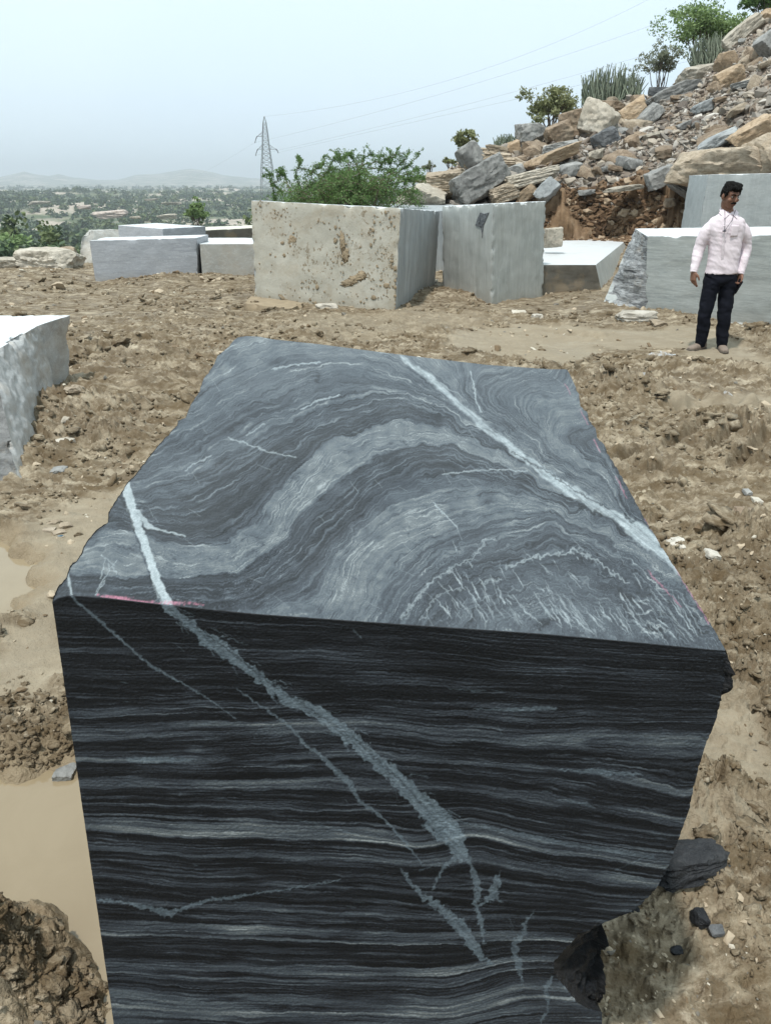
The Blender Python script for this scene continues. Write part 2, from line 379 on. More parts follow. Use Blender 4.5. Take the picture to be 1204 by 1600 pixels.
def mud_material(name):
    t = NT(name); p = t.pos()
    big = t.noise(p, .55, 5, .6); mid = t.noise(p, 3.5, 6, .65); fin = t.noise(p, 38, 5, .7)
    c = t.ramp(mid, [(.30, (.085, .065, .040)), (.43, (.175, .138, .092)), (.54, (.25, .205, .142)), (.68, (.41, .352, .26))])
    c = t.mix(t.ramp(big, [(.35, 0.), (.65, .55)]), c, (.285, .232, .16))
    c = t.mix(t.ramp(t.noise(p, 9, 5, .7), [(.43, .65), (.56, 0.)]), c, (.095, .066, .036))
    st = t.noise(t.mapv(p, (1.3, 4.2, 1), (0, 0, .12)), 2.6, 6, .72, .5); c = t.mix(t.ramp(st, [(.40, .75), (.52, 0.)]), c, (.100, .068, .034)); c = t.mix(t.ramp(st, [(.55, 0.), (.66, .6)]), c, (.46, .40, .30))
    c = t.mix(t.ramp(t.noise(t.mapv(p, loc=(7, 3, 0)), 22, 4, .7), [(.60, 0.), (.72, .55)]), c, (.50, .44, .34))
    m = t.attr('mask', 'Color'); mr = t.sepc(m); al = t.attr('valley'); soil = t.attr('soil')
    c = t.mix(t.math('MULTIPLY', mr[0], .8), c, t.mix(mid, (.25, .208, .148), (.315, .268, .195)))
    c = t.mix(t.math('MULTIPLY', mr[1], .85), c, t.mix(fin, (.20, .155, .095), (.28, .22, .145)))
    sc = t.ramp(mid, [(.3, (.085, .050, .026)), (.55, (.20, .130, .075)), (.75, (.33, .25, .17))])
    c = t.mix(soil, c, sc)
    rb = t.vor(p, 7, out=1); rbc = t.sepc(rb)[0]
    rc = t.ramp(rbc, [(.0, (.12, .09, .065)), (.4, (.22, .175, .135)), (.7, (.30, .27, .235)), (1., (.40, .36, .31))])
    rc = t.mix(t.ramp(mid, [(.35, .6), (.6, 0.)]), rc, (.13, .095, .07))
    c = t.mix(mr[2], c, rc)
    g1 = t.noise(p, .06, 6, .65); g2 = t.noise(p, .011, 6, .7)
    gc = t.ramp(g1, [(.30, (.035, .055, .022)), (.48, (.070, .095, .038)), (.60, (.125, .135, .066)), (.74, (.25, .21, .145))])
    gc = t.mix(t.ramp(t.noise(p, .5, 4, .7), [(.4, .5), (.6, 0.)]), gc, (.05, .065, .028))
    gc = t.mix(t.ramp(g2, [(.50, 0.), (.57, .9)]), gc, t.mix(g1, (.30, .25, .20), (.50, .43, .36)))
    c = t.mix(al, c, gc)
    bmp = t.bump(t.math('ADD', t.math('MULTIPLY', fin, .6), t.noise(p, 110, 3, .6)), .75, .012)
    rgh = t.math('SUBTRACT', t.ramp(t.noise(p, 1.7, 4, .6), [(.38, .55), (.6, .95)]), t.math('MULTIPLY', mr[1], .45))
    return t.fin(c, rgh, bmp, .25)
MUD = mud_material('mud')
g = obj('ground', mesh_np('ground', np.stack([GX, GY, GZ], -1).reshape(-1, 3),
        np.concatenate([grid_faces(len(rs), len(ths), wrap=True)])[:, ::-1], (MUD,), smooth=True, attrs={'mask': GM.reshape(-1, 4), 'soil': GSOIL.ravel(), 'valley': GM[..., 3].ravel()}))
tag(g, kind='structure')

# muddy water in the puddles
t = NT('muddy_water'); p = t.pos()
WATER = t.fin(t.mix(t.noise(t.mapv(p, (1, 1, 1)), 3.2, 5, .6, 1.2), (.225, .175, .108), (.285, .23, .15)), .04, t.bump(t.noise(p, 9, 3, .5), .05, .004), .5)
for k, P in enumerate(PUD):
    c = P.mean(0); rgn = 28; Q = (P-c)*1.12+c
    n = len(Q); V = np.concatenate([[[*c, -.03]], np.c_[Q, np.full(n, -.03)]]); 
    Fp = np.array([[0, 1+i, 1+(i+1) % n] for i in range(n)])
    bx0, by0 = Q.min(0)-.05; bx1, by1 = Q.max(0)+.05
    me = mesh_np('water', np.array([[bx0, by0, -.034], [bx1, by0, -.034], [bx1, by1, -.034], [bx0, by1, -.034]]) , np.array([[0, 1, 2, 3]]), (WATER,))
    tag(obj('water', me), kind='structure')
# ------------------------------------------------------------ the veined black block in front
def rbf_field(guides, bbox, step=12, smooth=1e-3):
    P = []; S = []
    for s, pts in guides:
        pts = np.array(pts, float); seg = np.hypot(*np.diff(pts, axis=0).T); cum = np.r_[0, np.cumsum(seg)]
        n = max(2, int(cum[-1]/38)); tt = np.linspace(0, cum[-1], n)
        P.append(np.c_[np.interp(tt, cum, pts[:, 0]), np.interp(tt, cum, pts[:, 1])]); S.append(np.full(n, float(s)))
    P = np.concatenate(P)/100; S = np.concatenate(S); n = len(P)
    def U(r): return np.where(r > 1e-9, r*r*np.log(r+1e-12), 0)
    D = np.hypot(P[:, None, 0]-P[None, :, 0], P[:, None, 1]-P[None, :, 1])
    K = U(D)+np.eye(n)*smooth; Q = np.c_[np.ones(n), P]
    A = np.block([[K, Q], [Q.T, np.zeros((3, 3))]]); wgt = np.linalg.solve(A, np.r_[S, 0, 0, 0])
    x0, y0, x1, y1 = bbox; gx = np.arange(x0, x1+step, step); gy = np.arange(y0, y1+step, step)
    X, Y = np.meshgrid(gx/100, gy/100); q = np.c_[X.ravel(), Y.ravel()]
    val = U(np.hypot(q[:, None, 0]-P[None, :, 0], q[:, None, 1]-P[None, :, 1]))@wgt[:n] + np.c_[np.ones(len(q)), q]@wgt[n:]
    val = val.reshape(X.shape)
    def f(x, y):
        i = np.clip((x-x0)/step, 0, len(gx)-1.001); j = np.clip((y-y0)/step, 0, len(gy)-1.001)
        i0 = i.astype(int); j0 = j.astype(int); a = i-i0; b = j-j0
        return (val[j0, i0]*(1-a)+val[j0, i0+1]*a)*(1-b)+(val[j0+1, i0]*(1-a)+val[j0+1, i0+1]*a)*b
    return f
def stroke(M, X, Y, pts, jit=2.0, soft=1.2, amp=1., wob=9.):
    pts = np.array(pts, float); mw = pts[:, 2].max()/2+jit*2+soft*2
    sel = (X > pts[:, 0].min()-mw) & (X < pts[:, 0].max()+mw) & (Y > pts[:, 1].min()-mw) & (Y < pts[:, 1].max()+mw)
    x = X[sel]; y = Y[sel]
    x2 = x+jit*fbm(x/wob, y/wob, 3, 71); y2 = y+jit*fbm(x/wob, y/wob, 3, 72)
    d = np.full(x.shape, 1e3)
    for a, b in zip(pts[:-1], pts[1:]):
        e = b[:2]-a[:2]; t_ = np.clip(((x2-a[0])*e[0]+(y2-a[1])*e[1])/(e@e+1e-9), 0, 1)
        hw = (a[2]+(b[2]-a[2])*t_)/2
        d = np.minimum(d, np.hypot(x2-a[0]-t_*e[0], y2-a[1]-t_*e[1])-hw)
    m = (1-ss(-soft, soft, d))*amp
    M[sel] = np.maximum(M[sel], m)

TOP_C = .062; TOP_Z0 = 1.68-.71*.87; TOP_Y0 = 1.157*.87
def on_top(px, py):
    px = np.asarray(px, float); py = np.asarray(py, float); u = (px-602)/FPX; v = (py-800)/FPX
    dx, dy, dz = u, CP-v*SP, -SP-v*CP
    t_ = (TOP_Z0-TOP_C*TOP_Y0-CAM_H)/(dz-TOP_C*dy)
    return np.stack([dx*t_, dy*t_, CAM_H+dz*t_], -1)
FLc = on_top(82, 940); FRc = on_top(1133, 1017)
fe = FRc-FLc; fn = np.array([fe[1], -fe[0], 0.]); fn /= np.linalg.norm(fn); fn = fn*1.0 + np.array([0, 0, .012]); fn /= np.linalg.norm(fn)
def on_front(px, py):
    px = np.asarray(px, float); py = np.asarray(py, float); u = (px-602)/FPX; v = (py-800)/FPX
    d = np.stack([u+0*v, CP-v*SP, -SP-v*CP], -1); o = np.array([0, 0, CAM_H])
    return o + d*(((FLc-o)@fn)/(d@fn))[..., None]
def resample(pts, n):
    pts = np.array(pts, float); cum = np.r_[0, np.cumsum(np.hypot(*np.diff(pts, axis=0).T))]; t_ = np.linspace(0, cum[-1], n)
    return np.c_[np.interp(t_, cum, pts[:, 0]), np.interp(t_, cum, pts[:, 1])]
t_left = [(82, 940), (92, 917), (104, 905), (110, 886), (128, 866), (132, 852), (152, 828), (169, 817), (170, 800), (178, 787), (190, 770), (197, 758), (212, 742), (240, 705), (262, 680), (277, 665), (279, 657), (290, 653), (296, 636), (311, 612), (318, 592), (333, 572), (340, 556), (356, 543), (366, 531), (372, 527)]
t_back = [(372, 527), (385, 525), (405, 526), (425, 530), (500, 538), (640, 556), (760, 570), (860, 577), (886, 577)]
t_right = [(1133, 1017), (1122, 996), (1110, 975), (1078, 925), (1030, 850), (1008, 812), (990, 780), (966, 736), (949, 708), (943, 694), (932, 684), (930, 670), (920, 655), (916, 642), (906, 635), (904, 616), (886, 577)]
t_front = [(82, 940), (90, 934), (104, 930), (150, 932), (260, 945), (400, 959), (540, 969), (700, 980), (860, 991), (1000, 1004), (1133, 1017)]
NU, NV = 1000, 520
Lc = resample(t_left, NV); Rc = resample(t_right, NV); Bc = resample(t_back, NU); Fc = resample(t_front, NU)
uu = np.linspace(0, 1, NU)[None, :, None]; vv = (np.linspace(0, 1, NV)**.8)[:, None, None]
iv = (np.linspace(0, 1, NV)**.8)*(NV-1)
def rs1(C): return np.c_[np.interp(iv, np.arange(NV), C[:, 0]), np.interp(iv, np.arange(NV), C[:, 1])]
Lc2, Rc2 = rs1(Lc), rs1(Rc)
C00, C10, C01, C11 = Fc[0], Fc[-1], Bc[0], Bc[-1]
PX = (1-uu)*Lc2[:, None]+uu*Rc2[:, None] + (1-vv)*Fc[None]+vv*Bc[None] - ((1-uu)*(1-vv)*C00+uu*(1-vv)*C10+(1-uu)*vv*C01+uu*vv*C11)
X, Y = PX[..., 0], PX[..., 1]
GL = [(-1, [(372, 480), (480, 490), (600, 505)]),
 (0, [(250, 650), (303, 618), (368, 572), (452, 545), (545, 538), (620, 556)]),
 (1, [(230, 700), (290, 668), (360, 622), (438, 588), (480, 573), (545, 566), (592, 576), (650, 602)]),
 (2, [(190, 765), (220, 755), (285, 737), (368, 690), (406, 662), (480, 640), (522, 616), (592, 609), (640, 616), (690, 636), (730, 662)]),
 (3, [(215, 798), (280, 798), (322, 779), (382, 746), (433, 705), (499, 667), (592, 635), (640, 630), (700, 648), (770, 690)]),
 (4, [(190, 818), (233, 832), (289, 849), (340, 851), (378, 822), (415, 785), (452, 740), (499, 695), (545, 673), (600, 657), (640, 653), (720, 668), (780, 700), (850, 742)]),
 (5, [(180, 900), (247, 903), (303, 902), (359, 897), (415, 868), (452, 834), (475, 792), (522, 758), (582, 716), (630, 695), (680, 698), (740, 715), (800, 740), (880, 775)]),
 (6, [(257, 926), (313, 930), (382, 925), (429, 896), (480, 845), (522, 803), (568, 755), (615, 725), (660, 710), (700, 709), (812, 748), (890, 790)]),
 (7, [(368, 950), (429, 940), (480, 900), (527, 845), (573, 795), (615, 765), (680, 745), (750, 745), (830, 768), (900, 805), (960, 830)]),
 (8, [(508, 960), (527, 905), (568, 842), (615, 808), (627, 803), (696, 790), (766, 772), (859, 785), (929, 812), (990, 850)]),
 (9, [(573, 970), (601, 925), (640, 876), (687, 846), (743, 822), (813, 803), (882, 814), (952, 850), (1022, 896)]),
 (10, [(627, 975), (655, 930), (680, 906), (720, 878), (789, 862), (859, 850), (906, 856), (952, 883), (1022, 922), (1073, 966)]),
 (11, [(682, 982), (700, 955), (740, 925), (775, 912), (831, 900), (906, 908), (975, 940), (1036, 985)]),
 (12, [(760, 990), (800, 960), (860, 945), (930, 965), (980, 1005)])]
c4 = lambda pts: [(580+a/2.15, 520+b/2.15) for a, b in pts]
GR = [(0, c4([(130, 60), (240, 165), (340, 260), (440, 350), (540, 430), (660, 490), (760, 560), (860, 640)])),
 (1, c4([(220, 60), (290, 140), (320, 220), (370, 290), (440, 320), (520, 365), (560, 400), (620, 440), (720, 500), (800, 560)])),
 (2, c4([(440, 120), (350, 140), (358, 210), (390, 270), (460, 290), (530, 340), (560, 370)])),
 (3, c4([(580, 145), (450, 165), (430, 220), (470, 280), (520, 325), (545, 345)])),
 (4, c4([(680, 180), (560, 200), (520, 255), (535, 300), (560, 340), (610, 400), (690, 455)])),
 (5, c4([(710, 250), (610, 270), (580, 320), (620, 375), (690, 420), (750, 450)])),
 (6, c4([(740, 310), (690, 360), (705, 410), (745, 450), (775, 490), (815, 490)])),
 (7, c4([(780, 360), (745, 400), (745, 430), (780, 470), (800, 450), (805, 420)])),
 (8, c4([(840, 470), (810, 520), (830, 570), (880, 610)]))]
fL = rbf_field(GL, (60, 500, 1160, 1030)); fR = rbf_field(GR, (600, 500, 1100, 900))
MV = [(600, 535, 2), (628, 558, 4), (660, 582, 8), (690, 606, 9), (720, 636, 8), (745, 657, 10), (780, 686, 11), (820, 716, 12), (860, 746, 15), (895, 768, 17), (930, 792, 16), (960, 806, 13), (985, 822, 24), (1010, 842, 27), (1035, 862, 17), (1062, 892, 12), (1090, 930, 3)]
mvx = np.array([p[0] for p in MV]); mvy = np.array([p[1] for p in MV])
side = Y - np.interp(X, mvx, mvy, left=-1e3)          # >0: below/left of the main vein
right = (side < 0) & (X > 600)
wx = 5.5*fbm(X/60, Y/50, 4, 41)+1.6*fbm(X/14, Y/12, 3, 42); wy = 5.5*fbm(X/60, Y/50, 4, 43)+2.2*fbm(X/14, Y/12, 3, 44)
contort = ss(830, 900, Y)*ss(620, 720, X)
wy = wy*(1+1.3*contort); wx = wx*(1+1.3*contort)
s = np.where(right, fR(X+wx, Y+wy), fL(X+wx, Y+wy))
LT = np.array([(-2, .5), (-.5, .52), (0, .55), (.6, .46), (1, .50), (1.3, .40), (1.7, .38), (2, .47), (2.2, .40), (2.5, .30), (3, .27), (3.5, .22), (3.85, .24), (4.02, .30), (4.10, .62), (4.5, .66), (4.85, .68), (5.0, .60), (5.08, .30), (5.6, .26), (6, .27), (6.6, .27), (6.9, .31), (7.2, .42), (7.7, .58), (8.1, .66), (8.6, .62), (8.95, .55), (9.1, .40), (9.6, .42), (10, .36), (10.5, .33), (11, .38), (11.6, .44), (12, .46), (13, .46)])
RT = np.array([(-2, .5), (0, .55), (.5, .6), (.9, .46), (1.3, .5), (1.8, .46), (2.2, .46), (2.6, .42), (3.2, .44), (3.8, .46), (4.1, .58), (5.0, .66), (5.6, .62), (5.9, .38), (6.3, .34), (6.8, .40), (7.2, .30), (8, .36), (9, .36)])
tone = np.where(right, np.interp(s, RT[:, 0], RT[:, 1]), np.interp(s, LT[:, 0], LT[:, 1]))
al_ = X*.012+Y*.004
ln = .50*n2(s*9, al_*.6, 1)+.42*n2(s*19, al_*.9, 2)+.34*n2(s*38, al_*1.5, 3)+.26*n2(s*75, al_*2.2, 4)
lamp = np.where(tone > .55, .20, .34)*(.6+.7*np.abs(fbm(X/90, Y/70, 2, 47)))
tone = (tone-.30)*1.15+.205 + lamp*ln + np.where(tone > .5, .13, .05)*fbm(X/26+wx*.05, Y/16+wy*.08, 4, 59) - .10*ss(.1, .5, fbm(X/75, Y/45, 3, 60))*(tone > .45)
tone += .035*fbm(X/40, Y/18, 3, 48)+.03*fbm(X/5, Y/4, 3, 49)
line = np.clip(1-np.abs(n2(s*7, al_*.35, 5))*16, 0, 1)*ss(.05, .5, fbm(X/70, Y/60, 2, 50)+.15)
line2 = np.clip(1-np.abs(n2(s*13, al_*.5, 6))*11, 0, 1)*ss(.1, .5, fbm(X/50, Y/50, 2, 53))
tone += .42*line + .30*line2 - .26*np.clip(1-np.abs(n2(s*8, al_*.6, 9))*16, 0, 1)*ss(.0, .5, fbm(X/60, Y/60, 2, 54))
def lev_lines(f, lv):
    g_ = np.hypot(f(X+wx+1.5, Y+wy)-f(X+wx-1.5, Y+wy), f(X+wx, Y+wy+1.5)-f(X+wx, Y+wy-1.5))/3+1e-6; out = 0*X
    for k_, (s0, w_, a_) in enumerate(lv):
        md_ = ss(-.25, .35, fbm(X/45+k_*3.1, Y/40+k_, 2, 101+k_)); d_ = np.abs(s-s0-.05*fbm(X/30, Y/30, 3, 120+k_))/g_
        out = out+a_*md_*np.clip(1-d_/w_, 0, 1)
    return out
lnL = lev_lines(fL, [(-.3, 1.6, .2), (.35, 1.4, .2), (.95, 2.2, .45), (1.3, 1.2, .2), (1.9, 3.0, .35), (2.15, 4., .22), (2.6, 1.3, .2), (2.97, 2.0, .5), (3.25, 1.4, .3), (3.42, 1.2, .3), (3.62, 1.6, .3), (3.8, 1.2, .2), (4.06, 1.8, -.3), (4.4, 1.2, -.2), (4.72, 1.2, -.2), (5.04, 2.0, -.28), (5.4, 1.3, .25), (5.75, 1.6, .34), (6.02, 1.6, .34), (6.3, 1.8, .34), (6.62, 1.3, .25), (6.9, 1.2, .22), (7.3, 1.2, -.15), (7.8, 1.2, -.18), (8.35, 1.2, -.18), (8.8, 1.6, -.25), (9.2, 1.5, .2), (9.6, 1.6, .28), (10.0, 2.0, .3), (10.4, 1.5, .25), (10.8, 2.4, .3), (11.2, 1.6, .25), (11.6, 1.6, -.25)])
lnR = lev_lines(fR, [(.5, 1.5, .25), (1.0, 1.8, .3), (1.5, 1.2, .25), (2.0, 2.0, .35), (2.4, 1.3, .25), (2.8, 1.3, .2), (3.2, 1.4, .25), (3.7, 1.4, .25), (4.2, 1.3, -.15), (5.7, 1.8, -.25), (6.2, 1.4, .25), (6.6, 1.4, .25), (7.1, 1.5, .3), (7.5, 1.3, .25)])
tone += np.where(right, lnR, lnL)
def traced(f, sv, lo, hi, n, seed):    # many single thin layers following the fold
    g_ = np.hypot(f(X+wx+1.5, Y+wy)-f(X+wx-1.5, Y+wy), f(X+wx, Y+wy+1.5)-f(X+wx, Y+wy-1.5))/3+1e-6; out = 0*X; rl = random.Random(seed)
    w1 = .035*fbm(X/26, Y/22, 3, 131); w2 = .02*n2(X/9, Y/8, 132); e1, e2 = n2(X/120, Y/110, 133), n2(X/70, Y/80, 134)
    for k in range(n):
        s0 = rl.uniform(lo, hi); sel = np.abs(sv-s0) < .22; d_ = np.abs(sv[sel]-s0+w1[sel]*rl.uniform(-1.5, 1.5)+w2[sel]*rl.uniform(-1, 1))/g_[sel]
        ext = ss(-.25, .3, e1[sel]*rl.uniform(-1, 1)*1.4+e2[sel]*rl.uniform(-1, 1)+rl.uniform(-.15, .3)); w_ = rl.choice([.9, 1.1, 1.3, 1.7, 2.2]); a_ = rl.uniform(.08, .30) if rl.random() < .58 else -rl.uniform(.08, .24)
        out[sel] += a_*np.clip(1-d_/w_, 0, 1)*ext
    return out
tone += .72*np.where(right, traced(fR, s, -.5, 8, 70, 5), traced(fL, s, -1, 12.5, 210, 6))
crk = np.clip(1-np.abs(fbm(X/34+wx*.04, Y/20+wy*.06, 3, 56))*24, 0, 1)*ss(.1, .5, fbm(X/80, Y/80, 2, 57)+.2)
tone -= .24*crk*(tone > .36)
tone += .0 + .10*(ss(640, 530, Y))          # far end paler: dust film with sky sheen painted in
M = np.zeros_like(X); Pk = np.zeros_like(X); rr0_ = random.Random(9)
stroke(M, X, Y, MV, jit=3.6, wob=20, amp=1., soft=2.6)
_a = (X*.78+Y*.63); _b = (X*-.63+Y*.78); M *= np.clip(.78+.42*fbm(_a/70, _b/5, 4, 91)+.10*fbm(X/7, Y/6, 2, 92), .25, 1)
for k in range(34):
    f_ = rr0_.random()**.8; i_ = min(int(f_*15), 15); a_ = MV[i_]; b_ = MV[i_+1]; g_ = rr0_.random(); x_ = a_[0]+(b_[0]-a_[0])*g_; y_ = a_[1]+(b_[1]-a_[1])*g_; L_ = rr0_.uniform(12, 60); an = math.radians(38+rr0_.uniform(-9, 9)); sg = rr0_.choice([-1, 1])*a_[2]*.45
    stroke(M, X, Y, [(x_-sg*.6, y_+sg*.8, 2.5), (x_-sg*.6+L_*math.cos(an), y_+sg*.8+L_*math.sin(an), .5)], jit=3, amp=rr0_.uniform(.2, .5), soft=1.0, wob=12)
rr_ = random.Random(4)
stroke(M, X, Y, [(197, 757, 11), (204, 785, 15), (214, 820, 14), (226, 850, 12), (238, 885, 13), (248, 915, 14), (262, 947, 16)], jit=2.4)
stroke(M, X, Y, [(215, 800, 8), (232, 822, 9), (250, 828, 3), (290, 838, 2)], jit=2, amp=.8)
dk = np.zeros_like(X); stroke(dk, X, Y, [(186, 775, 4), (200, 795, 2.5), (210, 830, 2.5), (222, 862, 2), (236, 905, 2), (256, 946, 2)], jit=2)
stroke(dk, X, Y, [(800, 707, 2), (850, 735, 2.5), (900, 768, 2), (950, 795, 2)], jit=3)
stroke(dk, X, Y, [(905, 790, 5), (925, 800, 4), (940, 804, 2)], jit=4); stroke(dk, X, Y, [(975, 805, 3), (985, 815, 6), (992, 812, 3)], jit=3)
stroke(M, X, Y, [(105, 893, 3), (110, 915, 4), (112, 932, 3)], jit=1.2, amp=.8)
for pl, a in ((c4([(520, 465), (440, 460), (370, 460), (290, 470), (240, 475)]), .55), (c4([(330, 130), (345, 180), (350, 230), (370, 268)]), .7), (c4([(210, 572), (240, 605), (290, 655)]), .6),
              ([(356, 684), (380, 692), (420, 706), (460, 714)], .6), ([(290, 735), (300, 727), (330, 712)], .6), ([(470, 640), (500, 625), (530, 618)], .7), ([(385, 680), (400, 672), (412, 662)], .5), ([(425, 577), (455, 571), (500, 566)], .7)):
    stroke(M, X, Y, [(x_, y_, 2.2) for x_, y_ in pl], jit=2.0, amp=a, soft=1.)
def wig(pl, w_, a, j=5): stroke(M, X, Y, [(x_, y_, w_) for x_, y_ in pl], jit=j, amp=a, soft=1.2, wob=10)
wig(c4([(100, 960), (190, 845), (270, 790), (340, 760), (380, 700), (420, 690)]), 3, .45)
wig(c4([(450, 790), (520, 760), (600, 745), (690, 732), (760, 770), (860, 840)]), 3.5, .5)
wig(c4([(170, 960), (220, 880), (300, 860)]), 2.5, .35); wig(c4([(370, 840), (400, 830), (430, 825)]), 4, .4)
for k in range(150):                   # pale tension gashes near the front edge
    x_ = rr_.uniform(705, 1100); yb = np.interp(x_, [700, 1130], [975, 1012]); y_ = yb - abs(rr_.gauss(0, 45)) - 2
    if x_ > 1000 and y_ < 905+(x_-1000)*.75: continue
    L_ = rr_.uniform(8, 38)*(.6+.7*(y_-860)/120); an = math.radians(rr_.uniform(38, 62) if x_ > 800 else rr_.uniform(48, 72)); wdt = rr_.uniform(.8, 3.2)
    if L_ < 5: continue
    stroke(M, X, Y, [(x_-L_*math.cos(an), y_-L_*math.sin(an), .4), (x_-L_*.4*math.cos(an)+rr_.uniform(-2, 2), y_-L_*.4*math.sin(an), wdt), (x_, y_, .4)], jit=1.6, amp=rr_.uniform(.3, .75), soft=.9)
for k in range(60):                    # saw scratches
    x_, y_ = rr_.uniform(180, 1050), rr_.uniform(560, 990); an = rr_.uniform(.3, 1.2); L_ = rr_.uniform(6, 30)
    stroke(M, X, Y, [(x_, y_, .5), (x_+L_*math.cos(an), y_+L_*math.sin(an), .8)], jit=.8, amp=.35, soft=.7)
for a, b in (((165, 870), (158, 905)), ((182, 875), (150, 925)), ((160, 868), (180, 884)), ((176, 882), (182, 896)), ((166, 905), (150, 930)), ((170, 880), (172, 890))):
    stroke(M, X, Y, [(*a, 1), (*b, 1.6)], jit=2, amp=.6, soft=.8)
# pink chalk
for k in range(70):
    x_ = rr_.uniform(150, 238); y_ = 931+(x_-150)*.155+rr_.uniform(-4, 4); stroke(Pk, X, Y, [(x_, y_, 1.4), (x_+rr_.uniform(8, 26), y_+rr_.uniform(0, 4), 1.2)], jit=1.4, amp=.9, soft=.8)
for k in range(26):
    x_ = rr_.uniform(235, 315); y_ = 940+(x_-235)*.05+rr_.uniform(-2, 2); stroke(Pk, X, Y, [(x_, y_, 1.2), (x_+rr_.uniform(5, 14), y_+rr_.uniform(-1, 2), 1)], jit=1, amp=.7, soft=.8)
for k in range(60):
    f_ = rr_.random(); x_ = 1052+f_*56; y_ = 880+f_*92; stroke(Pk, X, Y, [(x_-5, y_-4, 1), (x_+rr_.uniform(0, 5), y_+rr_.uniform(2, 7), 1)], jit=1, amp=.55, soft=.8)
for a, b, n in (((1013, 895), (1066, 950), 22), ((962, 745), (978, 778), 16), ((1008, 812), (1026, 842), 16), ((929, 690), (936, 706), 8), ((884, 603), (889, 614), 6), ((908, 645), (916, 660), 5)):
    for k in range(n):
        f_ = rr_.random(); x_ = a[0]+(b[0]-a[0])*f_; y_ = a[1]+(b[1]-a[1])*f_; stroke(Pk, X, Y, [(x_-3, y_-5, 1), (x_+3, y_+5, 1)], jit=1.2, amp=.5, soft=.8)
M = M*(1-.75*dk); tone = tone - .3*dk
V_top = on_top(X, Y)
edge = np.minimum(np.minimum(np.arange(NU)[None, :], np.arange(NU)[::-1][None, :])*1.0, 999)+0*X
chip = np.exp(-edge/5.)*np.clip(fbm(X/9, Y/9, 3, 61)+.1, 0, 1)
V_top[..., 2] += -.004*chip + .0006*M - .0009*crk + .00035*fbm(X/4, Y/3, 3, 62)
tone = np.where((edge < 16) & (chip > .12), tone*.75, tone)
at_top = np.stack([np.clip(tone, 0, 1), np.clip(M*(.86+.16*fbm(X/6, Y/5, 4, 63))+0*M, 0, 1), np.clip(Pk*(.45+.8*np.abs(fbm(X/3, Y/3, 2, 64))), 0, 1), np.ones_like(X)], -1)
T_tone_front = None

# front face: rows of photo height
yr = np.r_[np.linspace(0, 1, 760)]
NF = 820
xl_pts = [(82, 940), (100, 1063), (120, 1200), (150, 1405), (178, 1600), (192, 1700)]
xr_pts = [(1133, 1017), (1132, 1060), (1120, 1118), (1108, 1150), (1100, 1168), (1084, 1225), (1077, 1262), (1060, 1310), (1042, 1358), (1022, 1392), (1000, 1414), (985, 1425), (965, 1433), (945, 1441), (925, 1452), (902, 1463), (885, 1480), (866, 1502), (864, 1516), (872, 1532), (886, 1548), (900, 1566), (920, 1577), (940, 1582), (939, 1640), (938, 1700)]
Lf = np.array(xl_pts, float); Rf = np.array(xr_pts, float)
tp = resample(t_front, NF)
ylast = 1700.
yL = 940+(ylast-940)*yr; yR = 1017+(ylast-1017)*yr
XLf = np.interp(yL, Lf[:, 1], Lf[:, 0]); XRf = np.interp(yR, Rf[:, 1], Rf[:, 0])
uf = np.linspace(0, 1, NF)[None, :]
Yb = (yL[:, None]*(1-uf)+yR[:, None]*uf)
corr = (tp[None, :, 1]-(940*(1-uf)+1017*uf))*(1-yr[:, None])**6
Yf = Yb+corr
XRrow = np.interp(Yf[:, -1], Rf[:, 1], Rf[:, 0])
# keep columns vertical-ish: pull only the outer fifth in to the broken outline
base_R = np.interp(yR, [1017, 1360, 1430, 1700], [1133, 1041, 1000, 960])
Xf = XLf[:, None]*(1-uf)+base_R[:, None]*uf
d_in = (XRf-base_R)[:, None]*np.clip((uf-.55)/.45, 0, 1)**1.3
Xf = Xf+d_in
GFR = [(1000, [(90, 1000), (300, 1000), (600, 1010), (860, 1035), (1125, 1050)]), (930, [(90, 930), (300, 940), (600, 960), (1133, 1000)]),
 (1060, [(100, 1055), (300, 1060), (600, 1068), (860, 1078), (1110, 1085)]), (1100, [(105, 1100), (300, 1100), (600, 1098), (860, 1112), (1110, 1115)]),
 (1140, [(115, 1145), (300, 1140), (560, 1129), (700, 1145), (800, 1153), (1090, 1153)]),
 (1186, [(125, 1185), (300, 1186), (560, 1175), (752, 1191), (945, 1208), (1060, 1235)]),
 (1222, [(130, 1222), (300, 1222), (500, 1222), (700, 1225), (850, 1245), (1050, 1280)]),
 (1295, [(135, 1285), (300, 1295), (560, 1302), (660, 1314), (740, 1290), (849, 1320), (1041, 1345)]),
 (1335, [(140, 1325), (300, 1333), (560, 1340), (660, 1350), (745, 1338), (849, 1360), (993, 1378)]),
 (1375, [(145, 1360), (300, 1372), (560, 1380), (700, 1392), (850, 1404), (960, 1418)]),
 (1410, [(150, 1405), (300, 1412), (560, 1425), (700, 1432), (850, 1436)]),
 (1450, [(155, 1445), (300, 1450), (560, 1462), (740, 1462), (860, 1460)]),
 (1515, [(165, 1505), (300, 1515), (560, 1522), (700, 1525), (800, 1500), (870, 1500)]),
 (1570, [(170, 1560), (300, 1570), (560, 1575), (700, 1578), (830, 1545), (900, 1552)]),
 (1640, [(180, 1640), (560, 1645), (930, 1620)]), (1700, [(180, 1700), (560, 1700), (930, 1690)])]
ff = rbf_field(GFR, (60, 920, 1160, 1710))
wy = 3.0*fbm(Xf/120, Yf/50, 4, 81)+1.0*fbm(Xf/22, Yf/9, 3, 82)
S = ff(Xf, Yf)+wy
